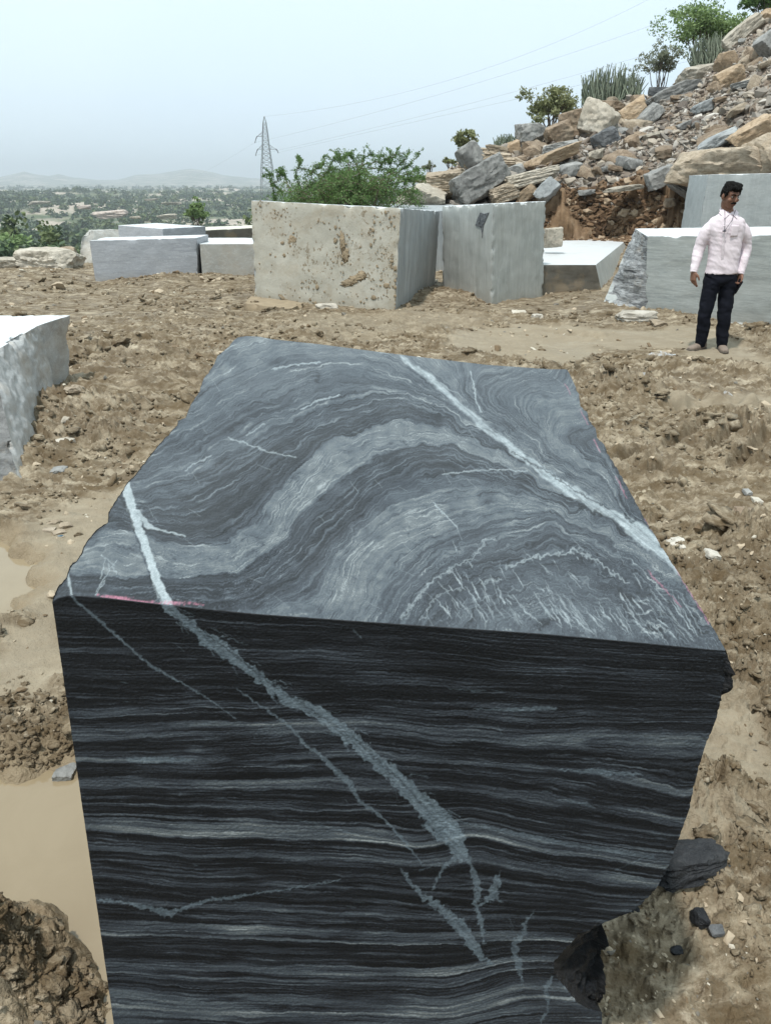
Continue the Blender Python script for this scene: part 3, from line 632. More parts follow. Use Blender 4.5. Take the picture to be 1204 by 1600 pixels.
# deflection of the layers along the thick vein
FT = np.array([(900, .10), (980, .12), (1000, .10), (1012, .20), (1025, .22), (1040, .10), (1052, .16), (1060, .20), (1068, .10), (1085, .12), (1100, .20), (1112, .24), (1122, .13), (1128, .22), (1133, .40), (1145, .42), (1150, .40), (1156, .22), (1165, .10), (1175, .12), (1182, .34), (1189, .40), (1193, .14), (1203, .24), (1208, .12), (1216, .16), (1221, .42), (1230, .40), (1234, .16), (1245, .13), (1262, .17), (1276, .13), (1281, .30), (1287, .44), (1293, .36), (1300, .50), (1307, .48), (1310, .12), (1316, .10), (1320, .20), (1325, .08), (1328, .30), (1333, .50), (1340, .44), (1343, .14), (1352, .10), (1358, .24), (1364, .12), (1370, .30), (1374, .12), (1380, .32), (1385, .20), (1390, .10), (1396, .24), (1402, .12), (1408, .32), (1416, .30), (1420, .12), (1428, .30), (1432, .14), (1440, .12), (1444, .40), (1452, .42), (1456, .30), (1464, .34), (1467, .12), (1478, .14), (1482, .26), (1486, .12), (1500, .10), (1505, .34), (1512, .42), (1520, .40), (1524, .20), (1530, .34), (1536, .16), (1546, .14), (1552, .34), (1560, .44), (1572, .40), (1580, .46), (1590, .38), (1596, .3), (1700, .3)])
tf = np.interp(S, FT[:, 0], FT[:, 1])
al_ = Xf*.0055
amp = .060+.20*np.clip(tf, 0, .5)
shp = lambda q_, k_=3.: np.tanh(q_*k_)
tf = tf*.92+.015 + amp*(.50*shp(n2(S/8., al_*.6, 11))+.62*shp(n2(S/4.4+.12*n2(Xf/90, S/20, 19), al_*.7, 12))+.46*shp(n2(S/2.6, al_*.9, 13)))
tf += (.030+.10*np.clip(tf, 0, .4))*shp(n2(S/1.7, al_*2.6, 21), 2)
tf = tf*(1+.35*fbm(Xf/160, Yf/40, 3, 83)) + .02*fbm(Xf/3, Yf/3, 3, 84)
brt = np.clip(1-np.abs(n2(S/16., al_*.4+3, 14))*12, 0, 1)*ss(.05, .6, fbm(Xf/85, Yf/22, 2, 85)+.05)
tf = tf+.22*brt + .20*np.clip(1-np.abs(n2(S/7., al_*.6+3, 17))*9, 0, 1)*ss(.0, .5, fbm(Xf/70, Yf/16, 2, 90)) - .16*np.clip(1-np.abs(n2(S/8., al_*.5+8, 18))*9, 0, 1)
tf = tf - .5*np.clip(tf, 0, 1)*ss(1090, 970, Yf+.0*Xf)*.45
rl = random.Random(12); acc = 0*Xf
for k in range(270):                   # individually traced thin layers
    s0 = rl.uniform(950, 1640); w_ = rl.choice([.8, .9, 1.1, 1.3, 1.7, 2.4]); bright = rl.random() < .62; a_ = rl.uniform(.05, .17)*(1.9 if rl.random() < .14 else 1) if bright else -rl.uniform(.05, .14)
    r_a = int(np.searchsorted(Yf[:, 0], s0-75)); r_b = int(np.searchsorted(Yf[:, 0], s0+45)); 
    if r_b-r_a < 3: continue
    sl_ = slice(max(0, r_a-80), min(760, r_b+10)); x_, S_ = Xf[sl_], S[sl_]
    d_ = np.abs(S_-s0-1.5*n2(x_/130, x_*0+k*1.7, 31)-.5*n2(x_/22, x_*0+k*2.3, 32)); ext = ss(-.35, .25, n2(x_/240+k*.7, x_*0+k*3.1, 33)+rl.uniform(-.2, .5))
    acc[sl_] += a_*np.clip(1-d_/w_, 0, 1)*ext
tf = tf+acc*(.75+.25*ss(960, 1120, Yf))
Mf = np.zeros_like(Xf); dkf = np.zeros_like(Xf)
THICK = [(258, 940, 17), (272, 957, 13), (310, 986, 14), (322, 1000, 20), (340, 1008, 24), (370, 1032, 15), (420, 1070, 16), (450, 1095, 17), (500, 1116, 19), (540, 1146, 22), (580, 1182, 19), (620, 1216, 24), (655, 1250, 27), (680, 1278, 38), (702, 1300, 40), (716, 1322, 26), (722, 1338, 17)]
fs = lambda pl, j=2.5, a=.8, so=1.4, wo=8: stroke(Mf, Xf, Yf, pl, jit=j, amp=a, soft=so, wob=wo)
fs(THICK, 5, .80, 1.2, 13)
for k in range(46):
    f_ = rr_.random(); i_ = min(int(f_*15), 14); a_ = THICK[i_]; sg = rr_.choice([-1, 1]); L_ = rr_.uniform(8, 30); hw_ = a_[2]*.45; an = math.atan2(THICK[i_+1][1]-a_[1], THICK[i_+1][0]-a_[0])+sg*rr_.uniform(.15, .6)
    x_, y_ = a_[0]-sg*hw_*math.sin(an)+rr_.uniform(0, 20), a_[1]+sg*hw_*math.cos(an)+rr_.uniform(0, 14); fs([(x_, y_, 2.2), (x_+L_*math.cos(an), y_+L_*math.sin(an), .5)], 2.5, rr_.uniform(.3, .6), .9, 8)
fs([(690, 1285, 14), (704, 1298, 18), (712, 1310, 10)], 4, 1.)
fs([(112, 930, 3.5), (122, 942, 4), (150, 965, 4.5), (190, 1000, 3.5), (235, 1040, 3.5), (290, 1070, 2.5), (330, 1095, 2), (368, 1122, 1.2)], 2, .6, 1)
fs([(370, 1075, 1.5), (395, 1095, 2.5), (440, 1125, 3.5), (466, 1148, 4), (471, 1160, 6), (500, 1180, 5), (530, 1210, 9), (545, 1222, 10), (560, 1250, 5), (600, 1280, 3.5), (635, 1318, 3), (660, 1352, 2)], 2.5, .62, 1.1)
fs([(628, 1360, 2), (640, 1378, 5), (655, 1395, 8), (690, 1420, 13), (720, 1448, 19), (740, 1478, 15), (752, 1495, 8), (772, 1508, 2)], 4.5, .66)
fs([(724, 1335, 8), (735, 1352, 7), (742, 1372, 9), (748, 1392, 8), (742, 1412, 5), (752, 1440, 8), (756, 1474, 3)], 4.5, .62)
fs([(742, 1415, 4), (762, 1408, 7), (770, 1395, 16), (776, 1375, 8), (780, 1362, 2)], 5, .58)
fs([(765, 1398, 5), (786, 1410, 1)], 2, .5); fs([(715, 1338, 8), (697, 1350, 5), (686, 1366, 4), (676, 1390, 1.5)], 3, .6); fs([(716, 1345, 2), (680, 1350, 1.5), (655, 1360, 1)], 2, .4)
fs([(834, 1425, 2), (820, 1442, 5), (818, 1458, 7), (805, 1472, 12), (803, 1488, 8), (809, 1505, 13), (812, 1522, 6), (816, 1538, 1.5)], 4.5, .5)
fs([(862, 1525, 3), (852, 1545, 7), (856, 1562, 6), (854, 1580, 3), (842, 1600, 2)], 3.5, .5)
fs([(152, 1406, 3), (200, 1411, 5), (235, 1419, 7), (255, 1426, 12), (266, 1428, 8), (290, 1418, 5), (330, 1405, 5), (360, 1403, 5), (395, 1396, 2.5), (440, 1391, 2), (530, 1375, 2)], 2.6, .62, 1.1)
fs([(198, 1187, 6), (225, 1188, 10), (262, 1187, 8), (305, 1187, 3)], 2, .5); fs([(505, 1146, 1), (540, 1149, 5), (555, 1150, 1)], 1.5, .45)
fs([(740, 1108, 1), (800, 1109, 5), (860, 1106, 6), (870, 1108, 1)], 2, .5); fs([(870, 1202, 1), (900, 1205, 5), (935, 1205, 9), (950, 1207, 8), (1000, 1210, 3)], 2.6, .55)
fs([(552, 984, 1.6), (564, 997, 1.6)], 1, .5); fs([(870, 1250, 1), (915, 1256, 4), (928, 1262, 1)], 2, .45); fs([(700, 1075, 1), (745, 1080, 3), (760, 1078, 1)], 2, .35)
fs([(450, 1280, 1), (480, 1284, 1.6), (560, 1305, 2)], 1.5, .35); fs([(960, 1360, 1), (1010, 1338, 1.6)], 1.5, .3); fs([(715, 1283, 2), (780, 1297, 6), (850, 1312, 8), (930, 1326, 7), (1020, 1340, 5)], 2, .30)
stroke(dkf, Xf, Yf, [(320, 990, 2), (360, 1018, 3), (430, 1072, 2.5), (500, 1118, 3), (560, 1160, 2.5), (620, 1216, 3), (665, 1262, 2)], jit=4, wob=9)
for k in range(90):
    x_, y_ = rr_.uniform(180, 1040), rr_.uniform(1000, 1580); L_ = rr_.uniform(4, 24); an = rr_.choice([rr_.uniform(-.08, .15)]*4+[rr_.uniform(.5, 1.2)])
    fs([(x_, y_, .4), (x_+L_/2*math.cos(an), y_+L_/2*math.sin(an), 1.3), (x_+L_*math.cos(an), y_+L_*math.sin(an), .4)], 1., rr_.uniform(.15, .4), .8)
gr = .80+.22*fbm(Xf/7, Yf/6, 4, 86)+.22*fbm((Xf*.7+Yf*.7)/60, (Xf*.7-Yf*.7)/5, 3, 89)
Mf = Mf*(1-.55*dkf)*np.clip(gr, .25, 1.25)*.72
V_fr = on_front(Xf, Yf)
edR = (np.arange(NF)[::-1][None, :])*1.0+0*Xf
V_fr += (-fn)*(.0006*fbm(Xf/5, Yf/3, 3, 87)+.004*np.exp(-edR/5)*np.clip(fbm(Xf/9, Yf/9, 3, 88), 0, 1))[..., None]
V_fr[0] = on_top(tp[:, 0], tp[:, 1])
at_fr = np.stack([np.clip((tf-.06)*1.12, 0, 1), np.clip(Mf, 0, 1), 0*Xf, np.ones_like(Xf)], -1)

# hidden back and broken sides, built as ruled patches in 3-D
def coons3(top, bot, lef, rig):        # top,bot (n,3); lef,rig (m,3)
    n, m = len(top), len(lef); u = np.linspace(0, 1, n)[None, :, None]; v = np.linspace(0, 1, m)[:, None, None]
    return (1-v)*top[None]+v*bot[None]+(1-u)*lef[:, None]+u*rig[:, None]-((1-u)*(1-v)*top[0]+u*(1-v)*top[-1]+(1-u)*v*bot[0]+u*v*bot[-1])
def lin3(a, b, n): return a+(b-a)*np.linspace(0, 1, n)[:, None]
BRt, BLt = V_top[-1, -1], V_top[-1, 0]
BRb = BRt*[1, 1, 0]+[-.10, .02, -.12]; BLb = BLt*[1, 1, 0]+[.02, .02, -.12]
Fr = V_fr[:, -1]; Fl = V_fr[:, 0]
nn = -fn; bk = nn*np.array([1, 1, 0]); bk /= np.linalg.norm(bk)
outx = np.interp(yR, [1017, 1400, 1443, 1600, 1700], [0, 0, 1, 1, 1])
mid = Fr + bk*.075 + np.array([-.012, 0, 0])
brk = on_front(np.interp(yR, [1017, 1443, 1600, 1700], [1000, 946, 940, 936]), yR)
tgt = np.stack([atY(px_, py_, yy) for px_, py_, yy in zip(np.interp(yR, [1017, 1443, 1600, 1700], [1000, 947, 941, 938]), yR, (brk+bk*.085)[:, 1])])
wsel = (outx*ss(1436, 1450, yR))[:, None]
mid = mid*(1-wsel)+tgt*wsel
k1 = np.linspace(0, 1, 46)[None, :, None]
strip = Fr[:, None]*(1-k1)+mid[:, None]*k1
nz = np.abs(fbm3(strip*np.array([26, 26, 26]), 4, 3))[..., None]*.022 + np.abs(fbm3(strip*11, 3, 9))[..., None]*.04
strip = strip + (bk*.8+np.array([-.5, 0, 0]))*nz*np.sin(k1*np.pi*.5)
dT = V_top[::-1][:, -1] if False else V_top[:, -1]
mright = strip[:, -1]
n_ = 240; cur = dT[np.linspace(0, NV-1, n_).astype(int)].copy(); mtop = cur.copy(); mtop[0] = strip[0, -1]
SR = coons3(mtop, lin3(mright[-1], BRb, n_), mright[np.linspace(0, len(mright)-1, 160).astype(int)], lin3(BRt, BRb, 160))
nzs = (fbm3(SR*5, 5, 13))*.035; wnd = np.ones(SR.shape[:2]); wnd[0] = 0; wnd[:, 0] = 0; wnd *= ss(0, 5, np.arange(160.))[:, None]*ss(0, 8, np.arange(n_+0.))[None, :]
SR[..., 0] -= (np.abs(nzs)+.05)*wnd
ltop = V_top[:, 0][np.linspace(0, NV-1, n_).astype(int)]
SL = coons3(ltop, lin3(Fl[-1], BLb, n_), Fl[np.linspace(0, len(Fl)-1, 160).astype(int)], lin3(BLt, BLb, 160))
SL[..., 0] += (np.abs(fbm3(SL*5, 5, 17))*.03+.015)*wnd
bt = V_top[-1][np.linspace(0, NU-1, 120).astype(int)]
SB = coons3(bt, lin3(BLb, BRb, 120), lin3(BLt, BLb, 60), lin3(BRt, BRb, 60))
def rough_at(P): 
    s_ = P[..., 2]*260; v_ = .10+.12*np.clip(n2(s_*.16, P[..., 1]*2, 15)+.3*n2(s_*.5, P[..., 1]*3, 16), -.6, 1)+.05*fbm3(P*30, 3, 4)
    return np.stack([np.clip(v_, 0, 1), 0*v_, 0*v_, np.zeros_like(v_)], -1)
Vs, As, Fs, off, mi = [], [], [], 0, []
for Vp, Ap, m_, fl in ((V_top, at_top, 0, 0), (V_fr, at_fr, 0, 1), (strip, rough_at(strip), 1, 1), (SR, rough_at(SR), 1, 1), (SL, rough_at(SL), 1, 0), (SB, rough_at(SB), 1, 0)):
    F_ = grid_faces(*Vp.shape[:2], off=off); F_ = F_[:, ::-1] if fl else F_
    Vs.append(Vp.reshape(-1, 3)); As.append(Ap.reshape(-1, 4)); Fs.append(F_); off += Vs[-1].shape[0]; mi.append(np.full(len(F_), m_))
def stone_main(name, rough):
    t = NT(name); p = t.obj(); a = t.attr('stone', 'Color'); ch = t.sepc(a)
    c = t.ramp(ch[0], [(0., (.006, .0075, .0095)), (.12, (.013, .0155, .0195)), (.30, (.037, .045, .056)), (.5, (.074, .090, .105)), (.68, (.120, .137, .146)), (1., (.27, .30, .31))])
    c = t.mix(t.math('MULTIPLY', ch[1], .95), c, t.mix(t.ramp(t.noise(p, 30, 7, .72), [(.3, 0.), (.72, 1.)]), t.mix(t.attr('top_dust_sheen'), (.145, .195, .235), (.26, .31, .33)), t.mix(t.attr('top_dust_sheen'), (.29, .37, .425), (.47, .53, .555))))  # veins paler on the top face: its brighter light painted in
    c = t.mix(ch[2], c, (.52, .20, .28))
    c = t.mix(t.ramp(t.noise(p, 260, 3, .8), [(.35, .35), (.6, 0.)]), c, (.02, .022, .026), 'MULTIPLY') if False else t.mix(.5, c, t.ramp(t.noise(p, 300, 3, .8), [(.3, .55), (.7, 1.35)]), 'MULTIPLY') if False else c
    gn = t.noise(p, 320, 2, .7)
    c = t.mix(1., c, t.ramp(gn, [(.3, .74), (.7, 1.10)]), 'MULTIPLY')
    if rough:
        b = t.bump(t.noise(t.mapv(p, (1, 1, 2.5)), 26, 7, .7), 1., .03)
        return t.fin(c, .42, b, .35)
    # uneven film of dry saw dust, also painting sky sheen on the top
    du = t.math('MULTIPLY', t.ramp(t.noise(t.mapv(p, (1, .7, 1)), 2.4, 5, .6), [(.35, .02), (.7, .10)]), t.attr('top_dust_sheen'))
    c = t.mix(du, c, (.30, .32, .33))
    b = t.bump(t.math('ADD', t.math('MULTIPLY', ch[0], .5), t.noise(t.mapv(p, (1, 1.6, 2.0)), 75, 5, .7)), .24, .003)
    return t.fin(c, t.ramp(t.noise(p, 7, 5), [(.3, .42), (.7, .58)]), b, .22)
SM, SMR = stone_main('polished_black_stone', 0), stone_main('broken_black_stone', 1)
o = based('stone_block', np.concatenate(Vs), np.concatenate(Fs), (SM, SMR), midx=np.concatenate(mi), smooth=True, attrs={'stone': np.concatenate(As), 'top_dust_sheen': np.r_[np.ones(V_top.shape[0]*V_top.shape[1]), np.zeros(off-V_top.shape[0]*V_top.shape[1])]})
tag(o, 'big black veined stone block in the foreground with pink chalk marks on its top', 'stone block')

# ------------------------------------------------------------ the other sawn blocks
def block(name, bot, top, mats, sm=None, label=None, cat='stone block', group=None, rough=.006, chip=.05, res=.05, sink=.12, seed=0, topmat=None, noisy=None, wear=1.):
    """closed block from a bottom and a top loop (counter-clockwise seen from above); mats per side via sm; noisy = {side: amount} for broken faces"""
    bot = np.array(bot, float); top = np.array(top, float); bot[:, 2] -= sink
    n = len(bot); ctr = (bot.mean(0)+top.mean(0))/2; Vl, Fl_, Ml, off = [], [], [], 0
    for i in range(n):
        j = (i+1) % n; a, b, c, d = bot[i], bot[j], top[j], top[i]
        nu = max(3, int(max(np.linalg.norm(b-a), np.linalg.norm(c-d))/res)+1); nv = max(3, int(max(np.linalg.norm(d-a), np.linalg.norm(c-b))/res)+1)
        nu = min(nu, 160); nv = min(nv, 110)
        u = np.linspace(0, 1, nu)[None, :, None]; v = np.linspace(0, 1, nv)[:, None, None]
        P = (a*(1-u)+b*u)*(1-v)+(d*(1-u)+c*u)*v
        nr = np.cross(b-a, d-a); nr /= np.linalg.norm(nr)
        du = np.minimum(u, 1-u)[..., 0]*np.linalg.norm(b-a); dv = np.minimum(v, 1-v)[..., 0]*np.linalg.norm(d-a)+0*du; du = du+0*dv
        e_ = np.minimum(du, dv); am = rough*(1-np.exp(-e_/.04)); ex = (noisy or {}).get(i, 0)
        P = P+nr*(am*fbm3(P*4, 3, seed))[..., None]
        if ex: P = P+nr*(ex*(1-np.exp(-e_/.10))*(fbm3(P*np.array([2.2, 2.2, 3.5]), 5, seed+3)-.25*np.abs(fbm3(P*6, 3, seed+8))))[..., None]
        Vl.append(P); Fl_.append(grid_faces(nv, nu, off=off)); off += nv*nu; Ml.append(np.full(len(Fl_[-1]), (sm or {}).get(i, 0)))
    # top as rings shrinking to the middle
    loop = np.concatenate([np.linspace(0, 1, k, endpoint=False)[:, None]*(top[(i+1) % n]-top[i])+top[i] for i in range(n) for k in [max(2, min(160, int(np.linalg.norm(top[(i+1) % n]-top[i])/res)))]])
    cc = loop.mean(0); K = 14; kk = (1-np.linspace(0, 1, K)**1.6*.999)[:, None, None]
    P = cc+(loop[None]-cc)*kk; e_ = (1-kk[..., 0])*np.linalg.norm(loop-cc, axis=1)[None]
    P = P+np.array([0, 0, 1])*(rough*.6*(1-np.exp(-e_/.05))*fbm3(P*3, 3, seed+5))[..., None]
    Vl.append(P); Fl_.append(grid_faces(K, len(loop), off=off, wrap=True)); off += P.shape[0]*P.shape[1]
    Ml.append(np.full(len(Fl_[-1]), topmat if topmat is not None else 0))
    V = np.concatenate([p.reshape(-1, 3) for p in Vl])
    # chipped arrises: distance to the nearest of the block's edges
    E = [(bot[i], bot[(i+1) % n]) for i in range(n)]+[(top[i], top[(i+1) % n]) for i in range(n)]+[(bot[i], top[i]) for i in range(n)]
    dm = np.full(len(V), 9.)
    for a, b in E:
        e = b-a; t_ = np.clip(((V-a)@e)/(e@e), 0, 1); dm = np.minimum(dm, np.linalg.norm(V-a-t_[:, None]*e, axis=1))
    q = np.clip(fbm3(V*5.5, 4, seed+11)-.12, 0, 1)+.5*np.clip(fbm3(V*16, 2, seed+12), 0, 1)*.5
    cd_ = ctr-V; cd_ /= np.linalg.norm(cd_, axis=1)[:, None]
    V = V+cd_*(chip*wear*(q+.06)*np.exp(-dm/.035))[:, None]
    mesh_mats = mats
    o = based(name, V, np.concatenate(Fl_), mesh_mats, midx=np.concatenate(Ml), smooth=True)
    m2 = o.data
    m2.set_sharp_from_angle(angle=math.radians(40))
    return tag(o, label, cat, group)

def sawn(name, dark, light, sc=(1, 1, 9), bands=3.0, dist=1.2, dust=(.55, .56, .56), dustamt=.25, brown=0., rough=.45, fine=1., rot=(0, 0, 0), streak=0., spots=0., lowdirt=.35, spec=.4, vein=.35):
    """grey sawn marble: layered bands, white streaks, saw marks, dried mud"""
    t = NT(name); p = t.obj(); q = t.mapv(p, sc, rot)
    n1 = t.noise(q, bands, 6, .6, dist); n3_ = t.noise(q, bands*5, 5, .7, dist*.6)
    c = t.mix(t.ramp(t.mix(.42, n1, n3_), [(.36, 0.), (.64, 1.)]), dark, light)
    vn = t.noise(t.mapv(q, loc=(5, 2, 1)), bands*1.6, 7, .62, dist*1.6)
    vl = t.ramp(t.math('ABSOLUTE', t.math('SUBTRACT', vn, .5)), [(0., 1.), (.022, 0.)])
    c = t.mix(t.math('MULTIPLY', vl, vein), c, (.62, .65, .66))
    dz = t.noise(p, 1.6, 6, .65); c = t.mix(t.ramp(dz, [(.38, 0.), (.68, dustamt)]), c, dust)
    if streak:
        stn = t.noise(t.mapv(p, (9, 9, .35)), 2.2, 4, .6); c = t.mix(t.ramp(stn, [(.45, 0.), (.66, streak)]), c, (.66, .68, .68))
        stn2 = t.noise(t.mapv(p, (16, 16, .5), loc=(3, 1, 0)), 2.2, 4, .6); c = t.mix(t.ramp(stn2, [(.52, 0.), (.68, streak*.8)]), c, tuple(x*.6 for x in dark))
    if brown: c = t.mix(t.ramp(t.noise(p, 2.6, 7, .68), [(.5, 0.), (.60, brown)]), c, (.30, .22, .13))
    if spots:
        msk = t.ramp(t.noise(t.mapv(p, loc=(2, 0, 5)), 1.1, 3, .5), [(.46, 0.), (.58, 1.)])
        sp = t.ramp(t.noise(t.mapv(p, loc=(9, 4, 1)), 13, 4, .65), [(.585, 0.), (.61, 1.)])
        sp2 = t.ramp(t.noise(t.mapv(p, loc=(1, 8, 1)), 5, 7, .7), [(.615, 0.), (.63, 1.)])
        c = t.mix(t.math('MULTIPLY', t.math('MULTIPLY', t.math('MAXIMUM', sp, sp2), msk), spots), c, (.17, .125, .07))
    z = t.sepv(p)[2]
    ld = t.math('MULTIPLY', t.ramp(t.math('ADD', z, t.math('MULTIPLY', t.noise(p, 5, 5, .7), .35)), [(.18, 1.), (.46, 0.)]), lowdirt)
    c = t.mix(ld, c, (.30, .245, .17))
    b = t.bump(t.math('ADD', t.noise(p, 30, 6, .7), t.math('MULTIPLY', n3_, .5)), .35*fine, .01)
    return t.fin(c, rough, b, spec)
def rawface(name, dark, light, sc=(1, 1, 2.4), rough=.55):
    t = NT(name); p = t.obj(); q = t.mapv(p, sc, (0, .25, 0))
    a = t.noise(q, 5, 8, .72, .8); b_ = t.noise(q, 16, 6, .7, .5)
    c = t.mix(t.ramp(t.mix(.4, a, b_), [(.40, 0.), (.60, 1.)]), dark, light)
    c = t.mix(t.ramp(t.noise(p, 3, 6, .7), [(.55, 0.), (.65, .35)]), c, (.36, .30, .22))
    return t.fin(c, rough, t.bump(t.mix(.5, a, b_), 1., .05), .4)
def wtop(name='lit_sawn_top', base=(.62, .64, .65)):
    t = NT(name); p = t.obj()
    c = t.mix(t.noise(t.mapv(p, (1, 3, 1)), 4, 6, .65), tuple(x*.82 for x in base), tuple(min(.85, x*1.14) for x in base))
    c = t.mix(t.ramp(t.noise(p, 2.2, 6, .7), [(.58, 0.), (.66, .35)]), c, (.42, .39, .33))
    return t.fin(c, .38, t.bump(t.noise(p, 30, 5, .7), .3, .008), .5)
WT = wtop()  # tops whiter than the sides: sun and sky glare put into the colour
def col4(b, tp_):                      # a vertical arris: bottom on the ground, top seen at another pixel at the same distance
    B = gnd(*b); T = atY(*tp_, B[1]); return B, T
# beige-dusted big block
beige = sawn('beige_dusted_stone', (.345, .33, .28), (.435, .42, .36), (1, 1, 1), 1.6, 1.5, (.48, .465, .41), .6, .22, .7, 1.5, spots=.8, lowdirt=.5, spec=.2, vein=.08)
greyside = sawn('grey_streaked_stone', (.21, .23, .24), (.31, .335, .345), (5, 5, .5), 1.6, .5, (.42, .43, .42), .2, 0, .5, .4, streak=.28, lowdirt=.3, spec=.35, vein=.1)
b0, t0 = col4((396, 467), (392, 313)); b1, t1 = col4((617, 486), (626, 325)); b2, t2 = col4((679, 446), (687, 330))
b3, t3 = b0+(b2-b1), t0+(t2-t1)
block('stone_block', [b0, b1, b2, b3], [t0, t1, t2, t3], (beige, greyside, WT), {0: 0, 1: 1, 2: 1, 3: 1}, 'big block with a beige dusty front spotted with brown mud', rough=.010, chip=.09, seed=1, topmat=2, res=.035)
fA, fB, fC = b0, b1, t0; nf = np.cross(fB-fA, fC-fA); nf /= np.linalg.norm(nf); nf = nf if nf[1] < 0 else -nf; ex_ = (fB-fA)/np.linalg.norm(fB-fA)
def onfA(x_, y_): d = ray(x_, y_); o3 = np.array([0, 0, CAM_H]); return o3+d*(((fA-o3)@nf)/(d@nf))
m = MG(); rq = np.random.RandomState(8); SPT = [(455, 378, 8, 12, 26), (470, 368, 12, 7, 10), (536, 385, 10, 20, 46), (532, 410, 8, 16, 30), (575, 360, 8, 12, 16), (588, 378, 8, 12, 14), (600, 340, 10, 8, 8), (435, 330, 12, 5, 14), (480, 455, 18, 10, 30), (600, 440, 16, 18, 34), (560, 465, 40, 6, 40), (500, 475, 60, 4, 26), (420, 410, 12, 14, 10), (612, 400, 6, 40, 26), (510, 350, 14, 6, 12), (405, 330, 5, 10, 10)]
for (cx_, cy_, sx_, sy_, n_) in SPT:
    for k in range(n_):
        c_ = onfA(np.clip(cx_+rq.normal()*sx_, 400, 617), cy_+rq.normal()*sy_); V_, F_ = ico(2); r_ = .0078*math.exp(rq.normal()*.45); V_ = V_*(1+.35*fbm3(V_*1.5+k, 3, k % 40))[:, None]
        m.add(c_+ex_*(V_[:, :1]*r_*rq.uniform(.7, 1.6))+np.array([0, 0, 1.])*V_[:, 2:3]*r_*rq.uniform(.7, 1.6)+nf*V_[:, 1:2]*.004+nf*.002, F_)
for (cx_, cy_, w_, h_, an) in ((553, 436, 24, 7, .35), (545, 442, 20, 6, .2), (565, 431, 12, 9, .1), (535, 380, 7, 22, .1), (540, 400, 8, 14, -.2), (457, 376, 9, 11, .3)):
    V_, F_ = ico(4); V_ = V_*(1+.75*fbm3(V_*2.8+cx_, 5, 7, .65))[:, None]; tt_ = 11.5/FPX; c_ = onfA(cx_, cy_); ux = ex_*math.cos(an)+np.array([0, 0, math.sin(an)]); uz = -ex_*math.sin(an)+np.array([0, 0, math.cos(an)])
    m.add(c_+ux*V_[:, :1]*w_*tt_*.62+uz*V_[:, 2:3]*h_*tt_*.62+nf*V_[:, 1:2]*.002+nf*.0008, F_)
bgo = bpy.context.scene.objects['stone_block.001']; MUDD = simple('dried_brown_mud', (.265, .21, .14), .95, .35, 12); me_ = m.me('mud_spatter', (MUDD,), True); me_.transform(Matrix.Translation(-bgo.location)); ms_ = obj('mud_spatter', me_, bgo); tag(ms_, kind='stuff')
# tall pale grey block to its right
b0, t0 = col4((691, 450), (690, 322)); b1, t1 = col4((768, 474), (770, 318)); b2, t2 = col4((849, 459), (853, 314))
b3, t3 = b0+(b2-b1), t0+(t2-t1); 
palegrey = sawn('pale_grey_stone', (.275, .29, .275), (.42, .44, .42), (2.5, 2.5, .5), 1.3, 1.0, (.45, .45, .42), .35, 0, .5, .5, streak=.15, lowdirt=.35, vein=.25)
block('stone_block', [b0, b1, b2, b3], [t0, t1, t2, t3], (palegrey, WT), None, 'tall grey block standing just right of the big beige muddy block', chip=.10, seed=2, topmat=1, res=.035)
m = MG(); fA, fB, fC = b0, b1, t0; nf = np.cross(fB-fA, fC-fA); nf /= np.linalg.norm(nf); nf = nf if nf[1] < 0 else -nf
def onf(x_, y_): d = ray(x_, y_); o3 = np.array([0, 0, CAM_H]); return o3+d*(((fA-o3)@nf)/(d@nf))
q = np.array([onf(*a) for a in ((743, 352), (747, 340), (751, 332), (757, 334), (764, 332), (760, 341), (756, 352), (754, 372), (752, 356))]); cc_ = q.mean(0)
Vg = np.concatenate([q+nf*.012, [cc_+nf*.016], q-nf*.02]); nq = len(q); Fg = np.array([[nq, i, (i+1) % nq] for i in range(nq)]+[[i, (i+1) % nq, nq+1+(i+1) % nq] for i in range(nq)]+[[i, nq+1+(i+1) % nq, nq+1+i] for i in range(nq)])
tall = bpy.context.scene.objects['stone_block.002']; gsh = obj('broken_gash', mesh_np('broken_gash', Vg-np.array(tall.location), Fg, (rawface('dark_gash_stone', (.03, .035, .04), (.15, .16, .17)),)), tall); gsh['label'] = 'dark broken gash near the top'
# slab top seen behind the two
A = [gnd(575, 319, 1.15), gnd(592, 329.5, 1.15), gnd(722, 329.5, 1.15), gnd(704, 317, 1.15)]
block('stone_block', [p*[1, 1, 0] for p in A], A, (greyside, WT), None, 'grey block mostly hidden behind the beige muddy block and the tall grey block', seed=3, topmat=0)
# low block with white top
zt = 1.68-13.6*math.tan(-elev(900, 414)+0); b0, t0 = col4((835, 458), (838, 414)); b1, t1 = col4((941, 457), (930, 414)); zt = t1[2]
t2 = gnd(981, 373, zt); t3 = gnd(842, 376, zt)
browng = sawn('brown_grey_stone', (.085, .080, .068), (.15, .14, .12), (1, 1, 3), 1.4, 1, (.2, .18, .14), .4, .4, .6, 1.5, lowdirt=.2, vein=0)  # dark brown-grey stone, as on the low block's dirty front
block('stone_block', [b0, b1+[.05, .1, 0], t2*[1, 1, 0]+[.35, 0, .1], t3*[1, 1, 0]], [t0, t1, t2, t3], (browng, palegrey, WT), {1: 1, 2: 1, 3: 1}, 'low block with a white top and a dark brown front beside the tall grey block', chip=.06, seed=4, topmat=2, noisy={0: .03})
